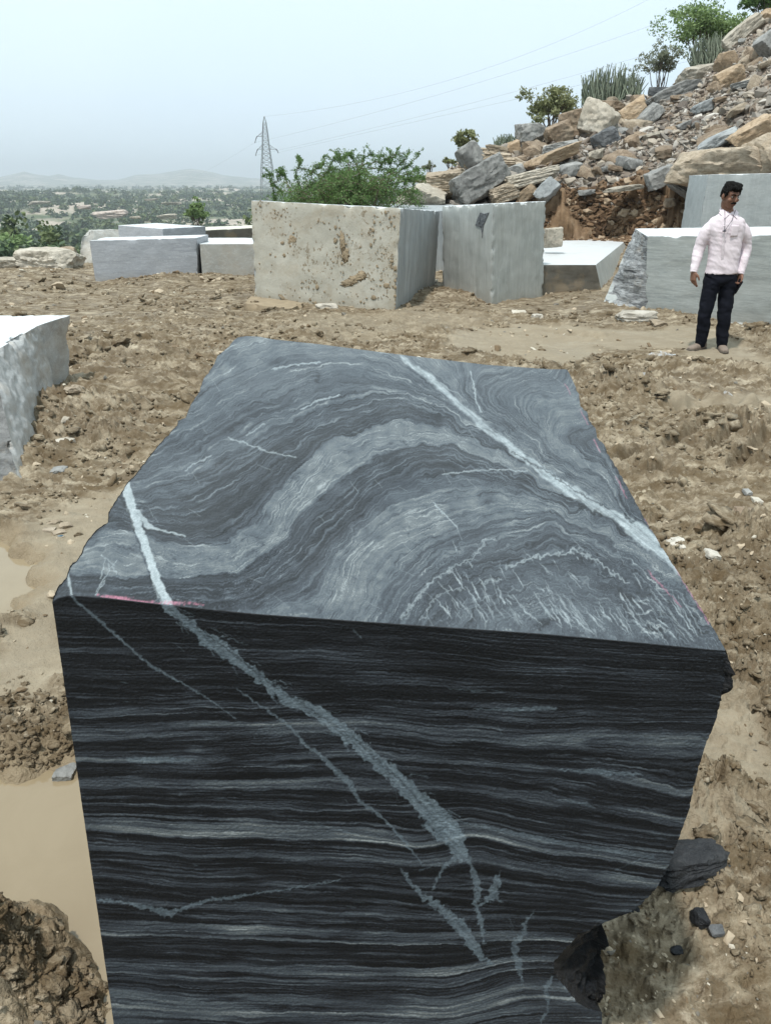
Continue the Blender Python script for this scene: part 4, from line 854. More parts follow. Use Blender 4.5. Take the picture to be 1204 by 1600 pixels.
# long grey block behind the man
longg = sawn('layered_grey_stone', (.235, .26, .26), (.40, .43, .42), (.45, .45, 6), 1.7, 1.3, (.42, .43, .41), .3, 0, .45, 1, lowdirt=.3, vein=.35)
b0, t0 = col4((1008, 490), (1010, 369)); b1, t1 = col4((1335, 524), (1340, 366))
B3 = gnd(932, 484); T3 = atY(991, 357, B3[1]+.75); b2, t2 = B3+(b1-b0), T3+(t1-t0)
rawg = rawface('broken_grey_stone', (.045, .05, .055), (.46, .48, .49), (.6, .6, 3.6))
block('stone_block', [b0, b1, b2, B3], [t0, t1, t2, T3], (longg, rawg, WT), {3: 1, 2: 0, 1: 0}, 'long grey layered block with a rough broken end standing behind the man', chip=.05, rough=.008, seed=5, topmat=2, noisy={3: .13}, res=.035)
# tall block behind it at the right edge
b0 = atY(1086, 380, 14.2); b0[2] = 0; t0 = atY(1105, 273, 14.2); b1 = atY(1420, 380, 13.6); b1[2] = 0; t1 = atY(1420, 266, 13.6); off_ = np.array([.25, 1.6, 0])
blueg = sawn('blue_grey_stone', (.26, .29, .30), (.36, .395, .40), (.8, .8, 2.2), 1.2, 1.5, (.42, .43, .42), .25, 0, .5, 1, streak=.12, lowdirt=.1, vein=.2)
block('stone_block', [b0, b1, b1+off_, b0+off_], [t0, t1, t1+off_, t0+off_], (blueg, WT), None, "smooth blue grey block rising behind the man's head at the right edge", chip=.06, seed=6, topmat=1)
# long low block on the left
lav = sawn('lavender_grey_stone', (.27, .285, .315), (.40, .42, .455), (.6, .6, 4.5), 2.2, 1.6, (.5, .5, .5), .2, 0, .45, 1, lowdirt=.35, vein=.5)
b0, t0 = col4((149, 439), (140, 376)); b1, t1 = col4((309, 434), (307.5, 371.5)); zt = t1[2]; b2 = gnd(322, 424); t2 = gnd(326, 366.5, zt+.02); t3 = t0+(t2-t1)
block('stone_block', [b0, b1, b2, b0+(b2-b1)], [t0, t1, t2, t3], (lav, WT), None, 'long low lavender grey block with wavy bands at the left', seed=7, topmat=1, chip=.05)
# flat block on top behind it
zf = .78; A = [gnd(184, 352, zf), gnd(254, 357.5, zf), gnd(321, 353.5, zf), gnd(245, 348.3, zf)]
block('stone_block', [p*[1, 1, 0] for p in A], A, (lav, WT), None, 'flat topped block seen corner on just above the long low lavender block', seed=8, topmat=1, chip=.03)
rnd_ = sawn('dusty_grey_stone', (.27, .27, .25), (.36, .355, .33), (1, 1, 2), 1.5, 1, (.45, .43, .38), .4, .2, .6, 1, lowdirt=.4)
b0 = gnd(121, 410); b1 = gnd(142, 412); A_b = [b0, b1, b1+[1.4, 1.6, 0], b0+[.6, 1.6, 0]]
A_t = [atY(127, 371, b0[1]+.12), atY(143, 359, b0[1]+.45), atY(200, 357, b0[1]+1.5), atY(139, 358.5, b0[1]+1.5)]
block('stone_block', A_b, A_t, (rnd_,), None, 'dusty grey block with a rounded sloping left end behind the lavender block', seed=9, chip=.22, wear=1.3, rough=.02)
# right neighbours of the long low block
z6 = .60; t0 = gnd(312, 381.5, z6); t1 = gnd(412, 381, z6); t2 = gnd(412, 371.5, z6); t3 = gnd(312, 371.5, z6)
block('stone_block', [p*[1, 1, 0] for p in (t0, t1, t2, t3)], [t0, t1, t2, t3], (rnd_, WT), None, 'low grey block with a white top between the lavender block and the beige block', seed=10, topmat=1, chip=.03)
z7 = .66; t0 = gnd(319, 360, z7); t1 = gnd(408, 355.5, z7); t2 = gnd(408, 351, z7); t3 = gnd(319, 354.5, z7)
block('stone_block', [p*[1, 1, 0] for p in (t0, t1, t2, t3)], [t0, t1, t2, t3], (browng, simple('pale_top', (.55, .53, .45), .6)), None, 'brownish beam-like block with a pale top lying behind the low white topped block', seed=11, topmat=1, chip=.03)  # top paler than the brown-grey sides
# pale ledge under the beige block
led = simple('clay_ledge_stone', (.27, .215, .145), .95, .35, 9)
A = [gnd(380, 480), gnd(455, 489), gnd(478, 478), gnd(392, 468)]
block('stone_slab', [p-[0, 0, .02] for p in A], [p+[0, 0, .055] for p in A], (led,), None, 'flat tan slab lying under the lower left corner of the beige muddy block', 'stone slab', chip=.14, rough=.03, seed=12, res=.04)
# rough block at the left edge
nearg = sawn('rough_grey_stone', (.22, .225, .225), (.42, .43, .425), (1.2, 1.2, 1.2), 1.7, 2.6, (.50, .50, .49), .5, .25, .55, 1.6, lowdirt=.2, vein=.4)
bA = gnd(105, 594); tA = atY(112, 492, bA[1]); bM = gnd(88, 603); tM = gnd(63, 507, tA[2]-.02); bF = gnd(36, 767); bF2 = gnd(-70, 752)
tF = gnd(-12, 552, tA[2]-.01); tF2 = gnd(-230, 575, tA[2]); bL = gnd(-560, 640); tL = gnd(-560, 505, tA[2]); tB = gnd(-300, 494, tA[2]); bB = tB*[1, 1, 0]
bF2 = gnd(-190, 770)
lc = gnd(20, 720)
block('stone_block', [bF2, bF, bM, bA, bB, bL], [tF2, tF, tM, tA, tB, tL], (nearg, WT, rawface('dark_broken_stone', (.07, .07, .068), (.24, .24, .235))), {0: 2}, 'rough grey block with a glaring white top at the left edge of the photo', seed=13, topmat=1, chip=.10, rough=.012, noisy={1: .030, 0: .05, 2: .012}, res=.022)
# ------------------------------------------------------------ boulders, rubble, stones
def stone_mat(name, a, b, c3, lay=5., rough=.85, stain=.4):
    t = NT(name); p = t.obj(); r = t.rnd(); q = t.mapv(p, (1, 1, lay*.4)); q2 = t.N('ShaderNodeVectorMath', operation='ADD'); t.L(q, q2.inputs[0])
    cmb = t.N('ShaderNodeCombineXYZ'); t.L(t.math('MULTIPLY', r, 40.), cmb.inputs[0]); t.L(cmb.outputs[0], q2.inputs[1]); q = q2.outputs[0]
    n1 = t.noise(q, 2.2, 7, .66, .6); n2_ = t.noise(q, 11, 6, .7)
    c = t.ramp(n1, [(.32, a), (.5, b), (.68, c3)]); c = t.mix(t.ramp(n2_, [(.36, .55), (.52, 0.)]), c, tuple(x*.45 for x in a))
    c = t.mix(t.ramp(t.noise(q, 4.5, 5, .7), [(.6, 0.), (.7, stain)]), c, tuple(min(1, x*1.35) for x in c3))
    hsv = t.N('ShaderNodeHueSaturation'); t.L(c, hsv.inputs['Color']); t.L(t.math('ADD', .82, t.math('MULTIPLY', r, .36)), hsv.inputs['Value'])
    return t.fin(hsv.outputs[0], rough, t.bump(t.mix(.4, n2_, t.noise(q, 30, 5, .75)), .9, .03), .25)
TAN = stone_mat('tan_rock', (.25, .20, .14), (.345, .285, .215), (.44, .38, .30))
ORG = stone_mat('ochre_rock', (.265, .19, .12), (.365, .275, .185), (.45, .36, .265))
GRY = stone_mat('grey_rock', (.165, .165, .16), (.25, .25, .24), (.35, .35, .335), 2)
BRN = stone_mat('brown_rock', (.17, .125, .085), (.25, .19, .135), (.34, .275, .205), 2)
DRK = stone_mat('dark_slate_rock', (.065, .068, .072), (.11, .115, .12), (.18, .185, .19), 3, .6)
PAL = stone_mat('pale_rock', (.33, .295, .24), (.41, .37, .305), (.50, .465, .40), 2)
BLU = stone_mat('blue_grey_rock', (.25, .265, .27), (.33, .35, .355), (.43, .45, .45), 2, .6)
def rock_shape(seed, nplanes=13, flat=1., sub=5, rough=.055, layered=.0, blocky=.5):
    V, F = ico(sub); r0 = np.random.RandomState(seed)
    N_ = r0.normal(size=(nplanes, 3)); N_ /= np.linalg.norm(N_, axis=1)[:, None]
    ax = np.concatenate([np.eye(3), -np.eye(3)]) + r0.normal(size=(6, 3))*.16*(1.2-blocky); ax /= np.linalg.norm(ax, axis=1)[:, None]
    Nn = np.concatenate([ax, N_]); hh = np.r_[r0.uniform(.62, .8, 6), r0.uniform(.72, 1.05, nplanes)]
    dt = V@Nn.T; rr_ = np.where(dt > .05, hh[None]/np.maximum(dt, .05), 9).min(1)
    P = V*np.minimum(rr_, 1.25)[:, None]
    off = r0.uniform(0, 50, 3)
    P = P + V*(rough*fbm3(P*3.2+off, 5, seed % 50, .58))[:, None]
    if layered: P[:, :2] *= (1+layered*np.sign(n2(P[:, 2]*11+off[0], P[:, 0]*.6+off[1], 3))*np.abs(n2(P[:, 2]*11+off[0], P[:, 0]*.6, 3))**.5)[:, None]
    return P, F
def boulder(px, py, w, h, ang, mat, label, depth=None, yaw=0, seed=0, cat='boulder', name='boulder', layered=0., group=None, dist=None, sub=5, npl=13, push=0., blocky=.6):
    if dist is None:
        P, ok = march(px, py+h*.25)
        if not ok: P, ok = march(px, py+h*.5)
        if not ok: P, ok = march(px, py+h*.9+3)
        c = atY(px, py, P[1]-push)
    else: c = atY(px, py, dist)
    tt = c[1]/ray(px, py)[1]; W = w/FPX*tt; H = h/FPX*tt; D = depth or (W*.5+H*.5)
    V, F = rock_shape(seed+100, layered=layered, sub=sub, nplanes=npl, blocky=blocky)
    V = V*np.array([W, D, H])*.5/np.array([np.abs(V[:, 0]).max(), np.abs(V[:, 1]).max(), np.abs(V[:, 2]).max()])
    V = np.array(V@np.array(Matrix.Rotation(math.radians(yaw), 3, 'Z').transposed()))
    V = np.array(V@np.array(Matrix.Rotation(math.radians(-ang), 3, 'Y').transposed()))
    zb = V[:, 2].min()
    me = mesh_np(name, V-[0, 0, zb], F, (mat,), smooth=True); me.set_sharp_from_angle(angle=math.radians(32))
    o = obj(name, me, loc=c+[0, 0, zb-.05*H]); return tag(o, label, cat, group)
B = [  # px, py, w, h, tilt, material, label, layered
 (697, 286, 86, 44, 6, TAN, 'layered tan boulder at the left foot of the heap above the tall grey block', .05),
 (745, 283, 100, 50, 28, GRY, 'large grey wedge-shaped boulder leaning in front of the layered tan boulders', 0),
 (703, 294, 44, 22, 22, DRK, 'dark sliver of slate wedged beside the grey wedge boulder', .1),
 (766, 252, 92, 30, -3, TAN, 'long layered tan boulder lying across the top of the grey wedge boulder', .06),
 (732, 240, 34, 40, 40, GRY, 'upright pointed grey boulder below the small tree on the heap', 0),
 (750, 238, 30, 16, 10, TAN, 'small tan stone beside the upright pointed grey boulder', 0),
 (778, 234, 44, 14, -8, TAN, 'thin flat tan slab lying on the long layered boulder', 0),
 (804, 232, 22, 26, 20, ORG, 'small ochre stone under the grey cube-like boulder', 0),
 (829, 207, 44, 34, 5, GRY, 'grey cube-like boulder perched on the skyline left of the round brown boulders', 0),
 (872, 209, 46, 38, 15, BRN, 'round brown boulder left of the twin under the round tree', 0),
 (893, 189, 52, 42, 10, BRN, 'larger round brown boulder resting on its brown twin', 0),
 (832, 236, 34, 22, 0, BRN, 'heap stone wedged under the cube-like boulder', 0),
 (812, 250, 30, 16, 12, BRN, 'small brown stone above the long ochre slab', 0),
 (860, 247, 96, 24, 24, ORG, 'long ochre slab tilted up to the right in the middle of the heap', 0),
 (878, 228, 64, 14, 10, GRY, 'thin grey slab lying just above the long ochre slab', 0),
 (906, 208, 36, 16, 6, BRN, 'low brown stone between the round boulders and the pale slab', 0),
 (829, 277, 88, 22, 12, PAL, 'cream layered slab below the long ochre slab', .06),
 (788, 300, 60, 28, 18, TAN, 'tan layered stone just above the rim of the tall grey block', .06),
 (820, 301, 40, 24, 35, ORG, 'ochre stone left of the tilted pale plate', 0),
 (856, 295, 26, 44, -38, BLU, 'tilted pale blue grey plate above the right corner of the tall grey block', 0),
 (806, 267, 32, 20, 20, GRY, 'grey stone between the grey wedge and the cream slab', 0),
 (890, 264, 40, 24, 10, GRY, 'grey flat stone at the right end of the cream slab', 0),
 (776, 293, 24, 14, 20, DRK, 'small dark stone in front of the grey wedge boulder', 0),
 (937, 188, 60, 54, -20, PAL, 'big pale smooth boulder with a bright face under the cactus clump', 0),
 (947, 166, 68, 20, 0, BRN, 'flat brown boulder on the skyline at the foot of the cactus clump', 0),
 (944, 216, 44, 28, 30, DRK, 'dark triangular slate slab below the big pale boulder', 0),
 (988, 176, 52, 36, 32, ORG, 'brown ochre boulder tilted right of the big pale boulder', 0),
 (1010, 184, 50, 26, 48, GRY, 'narrow grey slab propped against the brown ochre boulder', 0),
 (995, 155, 22, 14, 0, BRN, 'small reddish boulder on the skyline beside the dry bush', 0),
 (1054, 146, 84, 28, 22, GRY, 'long grey slab on the skyline right of the cactus clump', 0),
 (1028, 142, 34, 14, 0, DRK, 'dark stone under the small olive tree', 0),
 (1092, 114, 66, 30, 8, PAL, 'broad pale boulder under the bushy green tree', 0),
 (1133, 96, 30, 32, 10, ORG, 'square ochre boulder standing near the top of the slope', 0),
 (1140, 123, 48, 34, 25, ORG, 'rounded ochre boulder just below the square ochre one', 0),
 (1167, 130, 54, 12, 12, GRY, 'thin grey slab lying right of the rounded ochre boulder', 0),
 (1097, 167, 38, 18, 22, BLU, 'blue grey slab lying on the loose rubble', 0),
 (1123, 155, 24, 9, 8, BRN, 'small flat brown stone beside the blue grey slab', 0),
 (1160, 48, 66, 26, 42, PAL, 'long pale slab leaning near the top right corner', 0),
 (1190, 34, 46, 26, 46, ORG, 'tan slab at the top right corner beside the long pale slab', 0),
 (1200, 66, 34, 34, 50, GRY, 'grey slab cut by the right edge high on the slope', 0),
 (1180, 100, 30, 14, 30, BRN, 'brown stone below the grey slab cut by the right edge', 0),
 (1176, 206, 74, 30, 32, ORG, 'brown ochre slab leaning above the giant tan boulder', 0),
 (1112, 262, 150, 78, 2, TAN, 'giant tan boulder with a broad flat face just above the blue grey block', 0),
 (1195, 240, 60, 66, 20, TAN, 'tall tan boulder at the right edge next to the giant one', 0),
 (1030, 276, 44, 30, 22, GRY, 'grey block-like boulder poking out of the bank left of the giant tan boulder', 0),
 (1075, 296, 74, 22, -28, GRY, 'layered grey slab under the giant tan boulder', .1),
 (1122, 218, 64, 20, 26, BLU, 'pale sawn slab with a bright edge lying on top of the giant tan boulder', 0),
 (975, 294, 66, 9, 8, PAL, 'thin pale slab lying along the rim of the soil bank', 0),
 (1045, 317, 18, 18, 0, BRN, 'small boulder stuck in the soil bank below the grey block-like boulder', 0),
 (930, 241, 24, 15, 10, PAL, 'small pale stone right of the long ochre slab', 0),
 (915, 300, 30, 9, 4, GRY, 'flat grey stone on the rim of the soil bank', 0),
 (1020, 212, 36, 11, 15, PAL, 'pale flat stone in the middle of the loose rubble', 0),
 (1070, 195, 30, 10, 20, GRY, 'grey flat stone on the rubble under the blue grey slab', 0),
 (960, 262, 26, 10, -10, BRN, 'brown flat stone on the rubble above the soil bank', 0),
 (1150, 172, 34, 12, 28, TAN, 'tan flat stone on the rubble right of the blue grey slab', 0),
]
for k, (px, py, w_, h_, an, m_, lb, ly) in enumerate(B):
    boulder(px, py, w_, h_, an, m_, lb, seed=k*7+3, layered=ly, yaw=(k*37 % 50)-25, sub=5 if w_ > 40 else 4, blocky=.9 if m_ in (GRY, BLU, DRK, PAL) else .45, push=.25 if w_ < 60 else .55)
boulder(864, 369, 30, 34, 0, PAL, 'cream boulder standing between the tall grey block and the soil bank', seed=5, dist=15.5)
boulder(80, 406, 92, 40, 0, PAL, 'big cream boulder at the edge of the yard left of the sawn blocks', seed=12, dist=17.0, depth=1.3, blocky=.2)
boulder(108, 399, 30, 30, 0, TAN, 'smaller cream boulder pressed against the right of the big cream one', seed=15, dist=17.8)
boulder(10, 409, 70, 17, 0, PAL, 'low flat cream boulder at the left edge of the photo', seed=19, dist=17.5, blocky=.3)
boulder(655, 318, 90, 66, 14, PAL, 'pale sandy rock behind the green bush at the foot of the heap', seed=23, dist=21.6, depth=3.0, blocky=.1, sub=5)
# stones on the mud that can be told apart
def gstone(px, py, w, h, mat, label, seed, tilt=0, name='stone', cat='stone', layered=0, yaw=0, lift=0.35):
    c = gnd(px, py); tt = c[1]/ray(px, py)[1]; W = w/FPX*tt; el_ = -elev(px, py); H = max(.35*W, h/FPX*tt*.8)
    V, F = rock_shape(seed+300, sub=4, layered=layered, blocky=.4, rough=.06)
    V = V*np.array([W, h/FPX*tt*1.2/max(.3, math.sin(el_))*.6+W*.2, H])*.6
    V = np.array(V@np.array((Matrix.Rotation(math.radians(yaw), 3, 'Z')@Matrix.Rotation(math.radians(tilt), 3, 'Y')).transposed()))
    zb = V[:, 2].min(); z = float(hz(c[0], c[1])[0]); me = mesh_np(name, V-[0, 0, zb], F, (mat,), smooth=True); me.set_sharp_from_angle(angle=math.radians(35))
    return tag(obj(name, me, loc=(c[0], c[1], z+zb*(1-lift) if False else z-H*.33)), label, cat)
CHALK = stone_mat('chalky_rock', (.40, .365, .30), (.50, .465, .40), (.60, .57, .51), 2)
SLATE = stone_mat('wet_slate', (.010, .011, .013), (.028, .030, .034), (.085, .09, .095), 3, .42)
gstone(992, 504, 66, 15, CHALK, 'white chalky stone lying on the mud left of the man', 1, layered=.05)
gstone(1027, 512, 26, 9, TAN, 'tan stone touching the right end of the white chalky stone', 2)
gstone(100, 701, 40, 20, CHALK, 'pale stone beside the foot of the rough grey block at the left', 3)
gstone(120, 640, 28, 12, TAN, 'flat tan stone under the mud mound near the left block', 4)
gstone(106, 665, 14, 10, PAL, 'small round pale stone between the left block and the mud mound', 5)
gstone(92, 738, 22, 12, GRY, 'grey chip of stone on the mud below the pale stone', 6)
gstone(72, 704, 16, 10, GRY, 'grey stone at the foot of the rough left block', 31)
gstone(510, 482, 34, 8, CHALK, 'white chalky lump on the mud in front of the beige muddy block', 7)
gstone(838, 500, 18, 10, CHALK, 'small white stone on the mud below the tall grey block', 8)
gstone(810, 494, 26, 8, PAL, 'pale flat stone on the mud just left of the small white stone', 9)
gstone(1055, 862, 28, 18, CHALK, 'chalky stone beside the right edge of the big veined block', 10)
gstone(1110, 880, 26, 16, CHALK, 'pale broken stone right of the chalky one by the big block', 11, tilt=15)
gstone(1165, 815, 44, 12, BRN, 'flat brown clod-like stone with a dark hollow under it at the right', 12, tilt=8)
gstone(1165, 775, 14, 9, GRY, 'small grey stone in the mud at the right', 13)
gstone(1112, 683, 20, 14, BRN, 'brown stone at the end of a tyre groove', 14)
gstone(1180, 790, 16, 9, CHALK, 'tiny white stone near the right edge of the photo', 15)
gstone(1000, 615, 16, 8, TAN, 'small tan stone on the mud below the white scraps', 16)
gstone(1066, 1384, 130, 40, SLATE, 'dark wet slate slab half buried beside the lower right of the big block', 17, tilt=-4, layered=.10, yaw=14)
gstone(1085, 1460, 22, 30, SLATE, 'upright dark stone chip stuck in the mud at the lower right', 18, tilt=20)
gstone(1112, 1480, 26, 16, DRK, 'grey slate chip next to the upright dark chip', 19, tilt=-10)
gstone(1056, 1492, 22, 12, SLATE, 'small dark sliver lying left of the two slate chips', 20)
gstone(988, 1437, 20, 8, SLATE, 'small dark chip on the mud close to the broken corner', 21)
gstone(100, 1196, 34, 24, GRY, 'wet grey lump at the upper shore of the big puddle', 22)
gstone(160, 880, 16, 12, BRN, 'brown stone touching the left edge of the big veined block', 23)
for k, (x_, y_) in enumerate([(78, 831), (93, 836), (86, 820), (103, 826)]):
    o = gstone(x_, y_, 20, 8, TAN, 'flat tan chip in the small cluster near the upper puddle', 40+k, yaw=k*40); o['group'] = 'flat chips by the upper puddle'
# white plastic scraps trodden into the mud
t = NT('scrap_film'); SCR = t.fin(t.mix(t.ramp(t.noise(t.obj(), 14, 5, .7), [(.45, 0.), (.55, 1.)]), (.24, .20, .145), (.40, .41, .42)), .4, None, .3)
for k, (x_, y_, w_, lb) in enumerate([(1035, 557, 45, 'long crumpled white plastic scrap trodden into the mud by the man'), (945, 580, 26, 'small crumpled white scrap on the mud right of the far corner of the block'),
                                      (1135, 620, 22, 'crumpled silvery scrap on the mud below the man'), (994, 608, 28, 'folded grey plastic scrap lying on the mud between the block and the man'), (692, 522, 18, 'tiny blue white scrap behind the big veined block')]):
    c = gnd(x_, y_); sc_ = w_/FPX*c[1]; gx_, gy_ = np.meshgrid(np.linspace(-.5, .5, 22), np.linspace(-.5, .5, 14))
    X_ = c[0]+gx_*sc_*(1+.3*fbm(gx_*4, gy_*4, 2, k)); Y_ = c[1]+gy_*sc_*.55*(1+.5*fbm(gx_*5, gy_*3+9, 2, k))
    Z_ = hz(X_.ravel(), Y_.ravel()).reshape(X_.shape)+.004+.035*np.abs(fbm(gx_*6, gy_*5, 3, k+3))*sc_*2.2 - .02*ss(.3, .5, np.hypot(gx_, gy_))
    me = mesh_np('plastic_scrap', np.stack([X_-c[0], Y_-c[1], Z_-Z_.min()], -1).reshape(-1, 3), grid_faces(14, 22), (SCR,)); o = obj('plastic_scrap', me, loc=(c[0], c[1], Z_.min()))
    sm_ = o.modifiers.new('thickness', 'SOLIDIFY'); sm_.thickness = .002
    tag(o, lb, 'plastic scrap')
m_ = MG(); c = gnd(93, 843); m_.tube([c+[-.02, 0, .008], c+[-.012, .003, .012], c+[.012, .01, .014], c+[.024, .015, .008]], [.002, .007, .008, .003], 8)
tag(based('bottle_cap_scrap', np.concatenate(m_.V), np.concatenate(m_.Q), (simple('blue_foil', (.06, .12, .17), .3),), smooth=True), 'small shiny blue scrap lying on the mud above the puddle', 'scrap')

def scatter(name, pts, sizes, temps, mats, flat=(1, 1, 1), seed=0, kind='stuff', sink=.3, midx=None, tilt=.35, smooth=False):
    r0 = np.random.RandomState(seed); Vs_, Fs_, Ms_, off = [], [], [], 0
    for k, (p, s_) in enumerate(zip(pts, sizes)):
        V, F = temps[k % len(temps)]
        Rm = np.array(Matrix.Rotation(r0.uniform(0, 6.28), 3, 'Z')@Matrix.Rotation(r0.normal()*tilt, 3, 'X')@Matrix.Rotation(r0.normal()*tilt, 3, 'Y'))
        sc = s_*np.array([1, r0.uniform(.5, 1), r0.uniform(.35, .8)])*np.array(flat)
        Vs_.append((V*sc)@Rm.T+p+[0, 0, s_*flat[2]*(.3-sink)]); Fs_.append(F+off); off += len(V)
        Ms_.append(np.full(len(F), midx[k] if midx is not None else 0))
    o = obj(name, mesh_np(name, np.concatenate(Vs_), np.concatenate(Fs_), mats, midx=np.concatenate(Ms_), smooth=smooth))
    return tag(o, kind=kind)
def shard(seed):
    r0 = np.random.RandomState(seed); V = r0.normal(size=(14, 3)); V /= np.linalg.norm(V, axis=1)[:, None]; V *= r0.uniform(.75, 1.1, (14, 1))
    bm = bmesh.new(); vs = [bm.verts.new(v) for v in V]; rr = bmesh.ops.convex_hull(bm, input=vs)
    for v in [v for v in bm.verts if not v.link_faces]: bm.verts.remove(v)
    bmesh.ops.triangulate(bm, faces=bm.faces[:]); bm.verts.index_update()
    out = (np.array([v.co[:] for v in bm.verts]), np.array([[v.index for v in f.verts] for f in bm.faces])); bm.free(); return out
SH = [shard(k) for k in range(14)]
def lump(seed, sub=2, a=.60):
    V, F = ico(sub); o_ = seed*7.3; return V*(1+a*fbm3(V*1.6+o_, 4, seed % 30, .6))[:, None], F
LU = [lump(k) for k in range(12)]; LUB = [lump(k, 3, .75) for k in range(6)]
# loose rubble over the slope
r0 = np.random.RandomState(11); pts = []; szs = []
th_ = np.interp(r0.random(60000), [0, 1], [theta_px(640, 250), theta_px(1480, 100)]); rr_s = r0.uniform(19, 35, 60000)
rbv = np.interp(th_, h_th, h_rb); rrv = np.interp(th_, h_th, h_rr); ok = (rr_s > rbv-.9) & (rr_s < rrv+1.0) & (r0.random(60000) < .85)
x_, y_ = rr_s[ok]*np.sin(th_[ok]), rr_s[ok]*np.cos(th_[ok]); z_ = hz(x_, y_)
sz = .030*np.exp(np.abs(r0.normal(size=len(x_)))*.72)*r0.uniform(.9, 1.5, len(x_)); sz = np.minimum(sz, .26)
onb = rr_s[ok] < rbv[ok]+.1; sz[onb] *= .6
keep = (~onb) | (r0.random(len(x_)) < .35)
x_, y_, z_, sz = x_[keep][:24000], y_[keep][:24000], z_[keep][:24000], sz[keep][:24000]
md = r0.choice(5, len(x_), p=[.30, .30, .2, .1, .1])
RM = [simple('rubble_brown', (.19, .155, .125), .85, .4, 3), simple('rubble_grey_brown', (.26, .235, .205), .85, .35, 3), simple('rubble_tan', (.34, .295, .24), .85, .3, 3), simple('rubble_dark', (.12, .10, .085), .8, .4, 3), simple('rubble_pale', (.46, .43, .39), .8, .3, 3)]
scatter('slope_rubble', np.c_[x_, y_, z_], sz, SH, RM, (1, 1, .75), 5, midx=md, sink=.15, tilt=.5)
# a few hundred larger pieces as things
BM = [BRN, TAN, GRY, BRN, TAN, BRN, GRY]
TPL = []
for k in range(10):
    V, F = rock_shape(900+k, sub=3, blocky=.5); V = V*[1, .75, .42]; me = mesh_np('rubble_stone', V, F, (BM[k % 7],), smooth=True); me.set_sharp_from_angle(angle=math.radians(32)); TPL.append(me)
n_ = 0
while n_ < 190:
    t_ = r0.uniform(theta_px(700, 250), theta_px(1230, 60)); q_ = r0.random()
    rb_ = np.interp(t_, h_th, h_rb); rr2 = np.interp(t_, h_th, h_rr); R_ = rb_+.3+(rr2-rb_)*q_
    x1, y1 = R_*math.sin(t_), R_*math.cos(t_); z1 = float(hz(x1, y1)[0]); s_ = min(.5, .13*math.exp(abs(r0.normal())*.6))
    o = obj('rubble_stone', TPL[n_ % 10], loc=(x1, y1, z1+s_*.1)); o.scale = (s_, s_, s_); o.rotation_euler = (r0.normal()*.35, r0.normal()*.35, r0.uniform(0, 6.28))
    cn_ = ['brown', 'tan', 'grey', 'brown', 'tan', 'brown', 'grey'][(n_ % 10) % 7]; zn_ = 'just above the soil bank' if q_ < .33 else ('halfway up the rubble slope' if q_ < .66 else 'near the crest of the rubble slope'); sz_ = 'small' if s_ < .19 else 'larger'
    tag(o, f'{sz_} angular {cn_} stone lying in the loose rubble {zn_}', 'stone', f'{sz_} {cn_} stones {zn_}'); n_ += 1
# clods and pebbles on the mud
def in_view_pts(n, rmin, rmax, seed, p=1.0, ang=34):
    q0 = np.random.RandomState(seed); R_ = np.exp(q0.uniform(math.log(rmin), math.log(rmax), n)); t_ = q0.uniform(-ang, ang, n)*math.pi/180
    return R_*np.sin(t_), R_*np.cos(t_), R_
x_, y_, R_ = in_view_pts(34000, 1.0, 17, 21)
Z_, Mk, So = ground_h(x_, y_)
dens = ss(-.25, .45, fbm(x_*.8, y_*.8, 3, 77)+.5*fbm(x_*2.5, y_*2.5, 2, 78)); lf = (x_ < -.6)
okm = (r0.random(len(x_)) < dens*(1-.93*Mk[:, 0])*(1-.97*Mk[:, 1])) 
x_, y_, R_, Z_ = x_[okm], y_[okm], R_[okm], Z_[okm]
sz = (.0030+.0011*R_)*np.exp(np.abs(r0.normal(size=len(x_)))*.68)
scatter('mud_clods', np.c_[x_, y_, Z_], np.minimum(sz, .06), LU[:7]+SH[:7], (MUD,), (1, 1, .85), 6, sink=.28, smooth=True)
xb, yb, Rb_ = in_view_pts(1500, 1.2, 17, 22); Zb, Mb, _ = ground_h(xb, yb); db = ss(.0, .6, fbm(xb*.7, yb*.7, 3, 79)); okm = (r0.random(len(xb)) < db*(1-Mb[:, 0])*(1-Mb[:, 1]))
scatter('mud_lumps', np.c_[xb, yb, Zb][okm], np.minimum((.011+.0042*Rb_[okm])*np.exp(np.abs(r0.normal(size=okm.sum()))*.5), .2), LUB, (MUD,), (1, 1, .6), 8, sink=.3, smooth=True)
x_, y_, R_ = in_view_pts(9000, 1.0, 18, 23); Z_, Mk, _ = ground_h(x_, y_); okm = (r0.random(len(x_)) < (.25+.75*ss(0, .5, fbm(x_*.9, y_*.9, 2, 80)))*(1-.6*Mk[:, 0])*(1-Mk[:, 1]))
x_, y_, R_, Z_ = x_[okm], y_[okm], R_[okm], Z_[okm]
PB = [simple('pebble_tan', (.40, .33, .24), .85, .3, 30), simple('pebble_chalk', (.50, .46, .38), .8, .2, 30), simple('pebble_brown', (.16, .115, .07), .85, .3, 30), simple('pebble_grey', (.16, .145, .12), .7, .3, 30)]
scatter('pebbles', np.c_[x_, y_, Z_], (.0010+.0016*R_)*np.exp(np.abs(r0.normal(size=len(x_)))*.6), SH, PB, (1, 1, .7), 9, midx=r0.choice(4, len(x_), p=[.50, .05, .35, .10]), sink=.1)
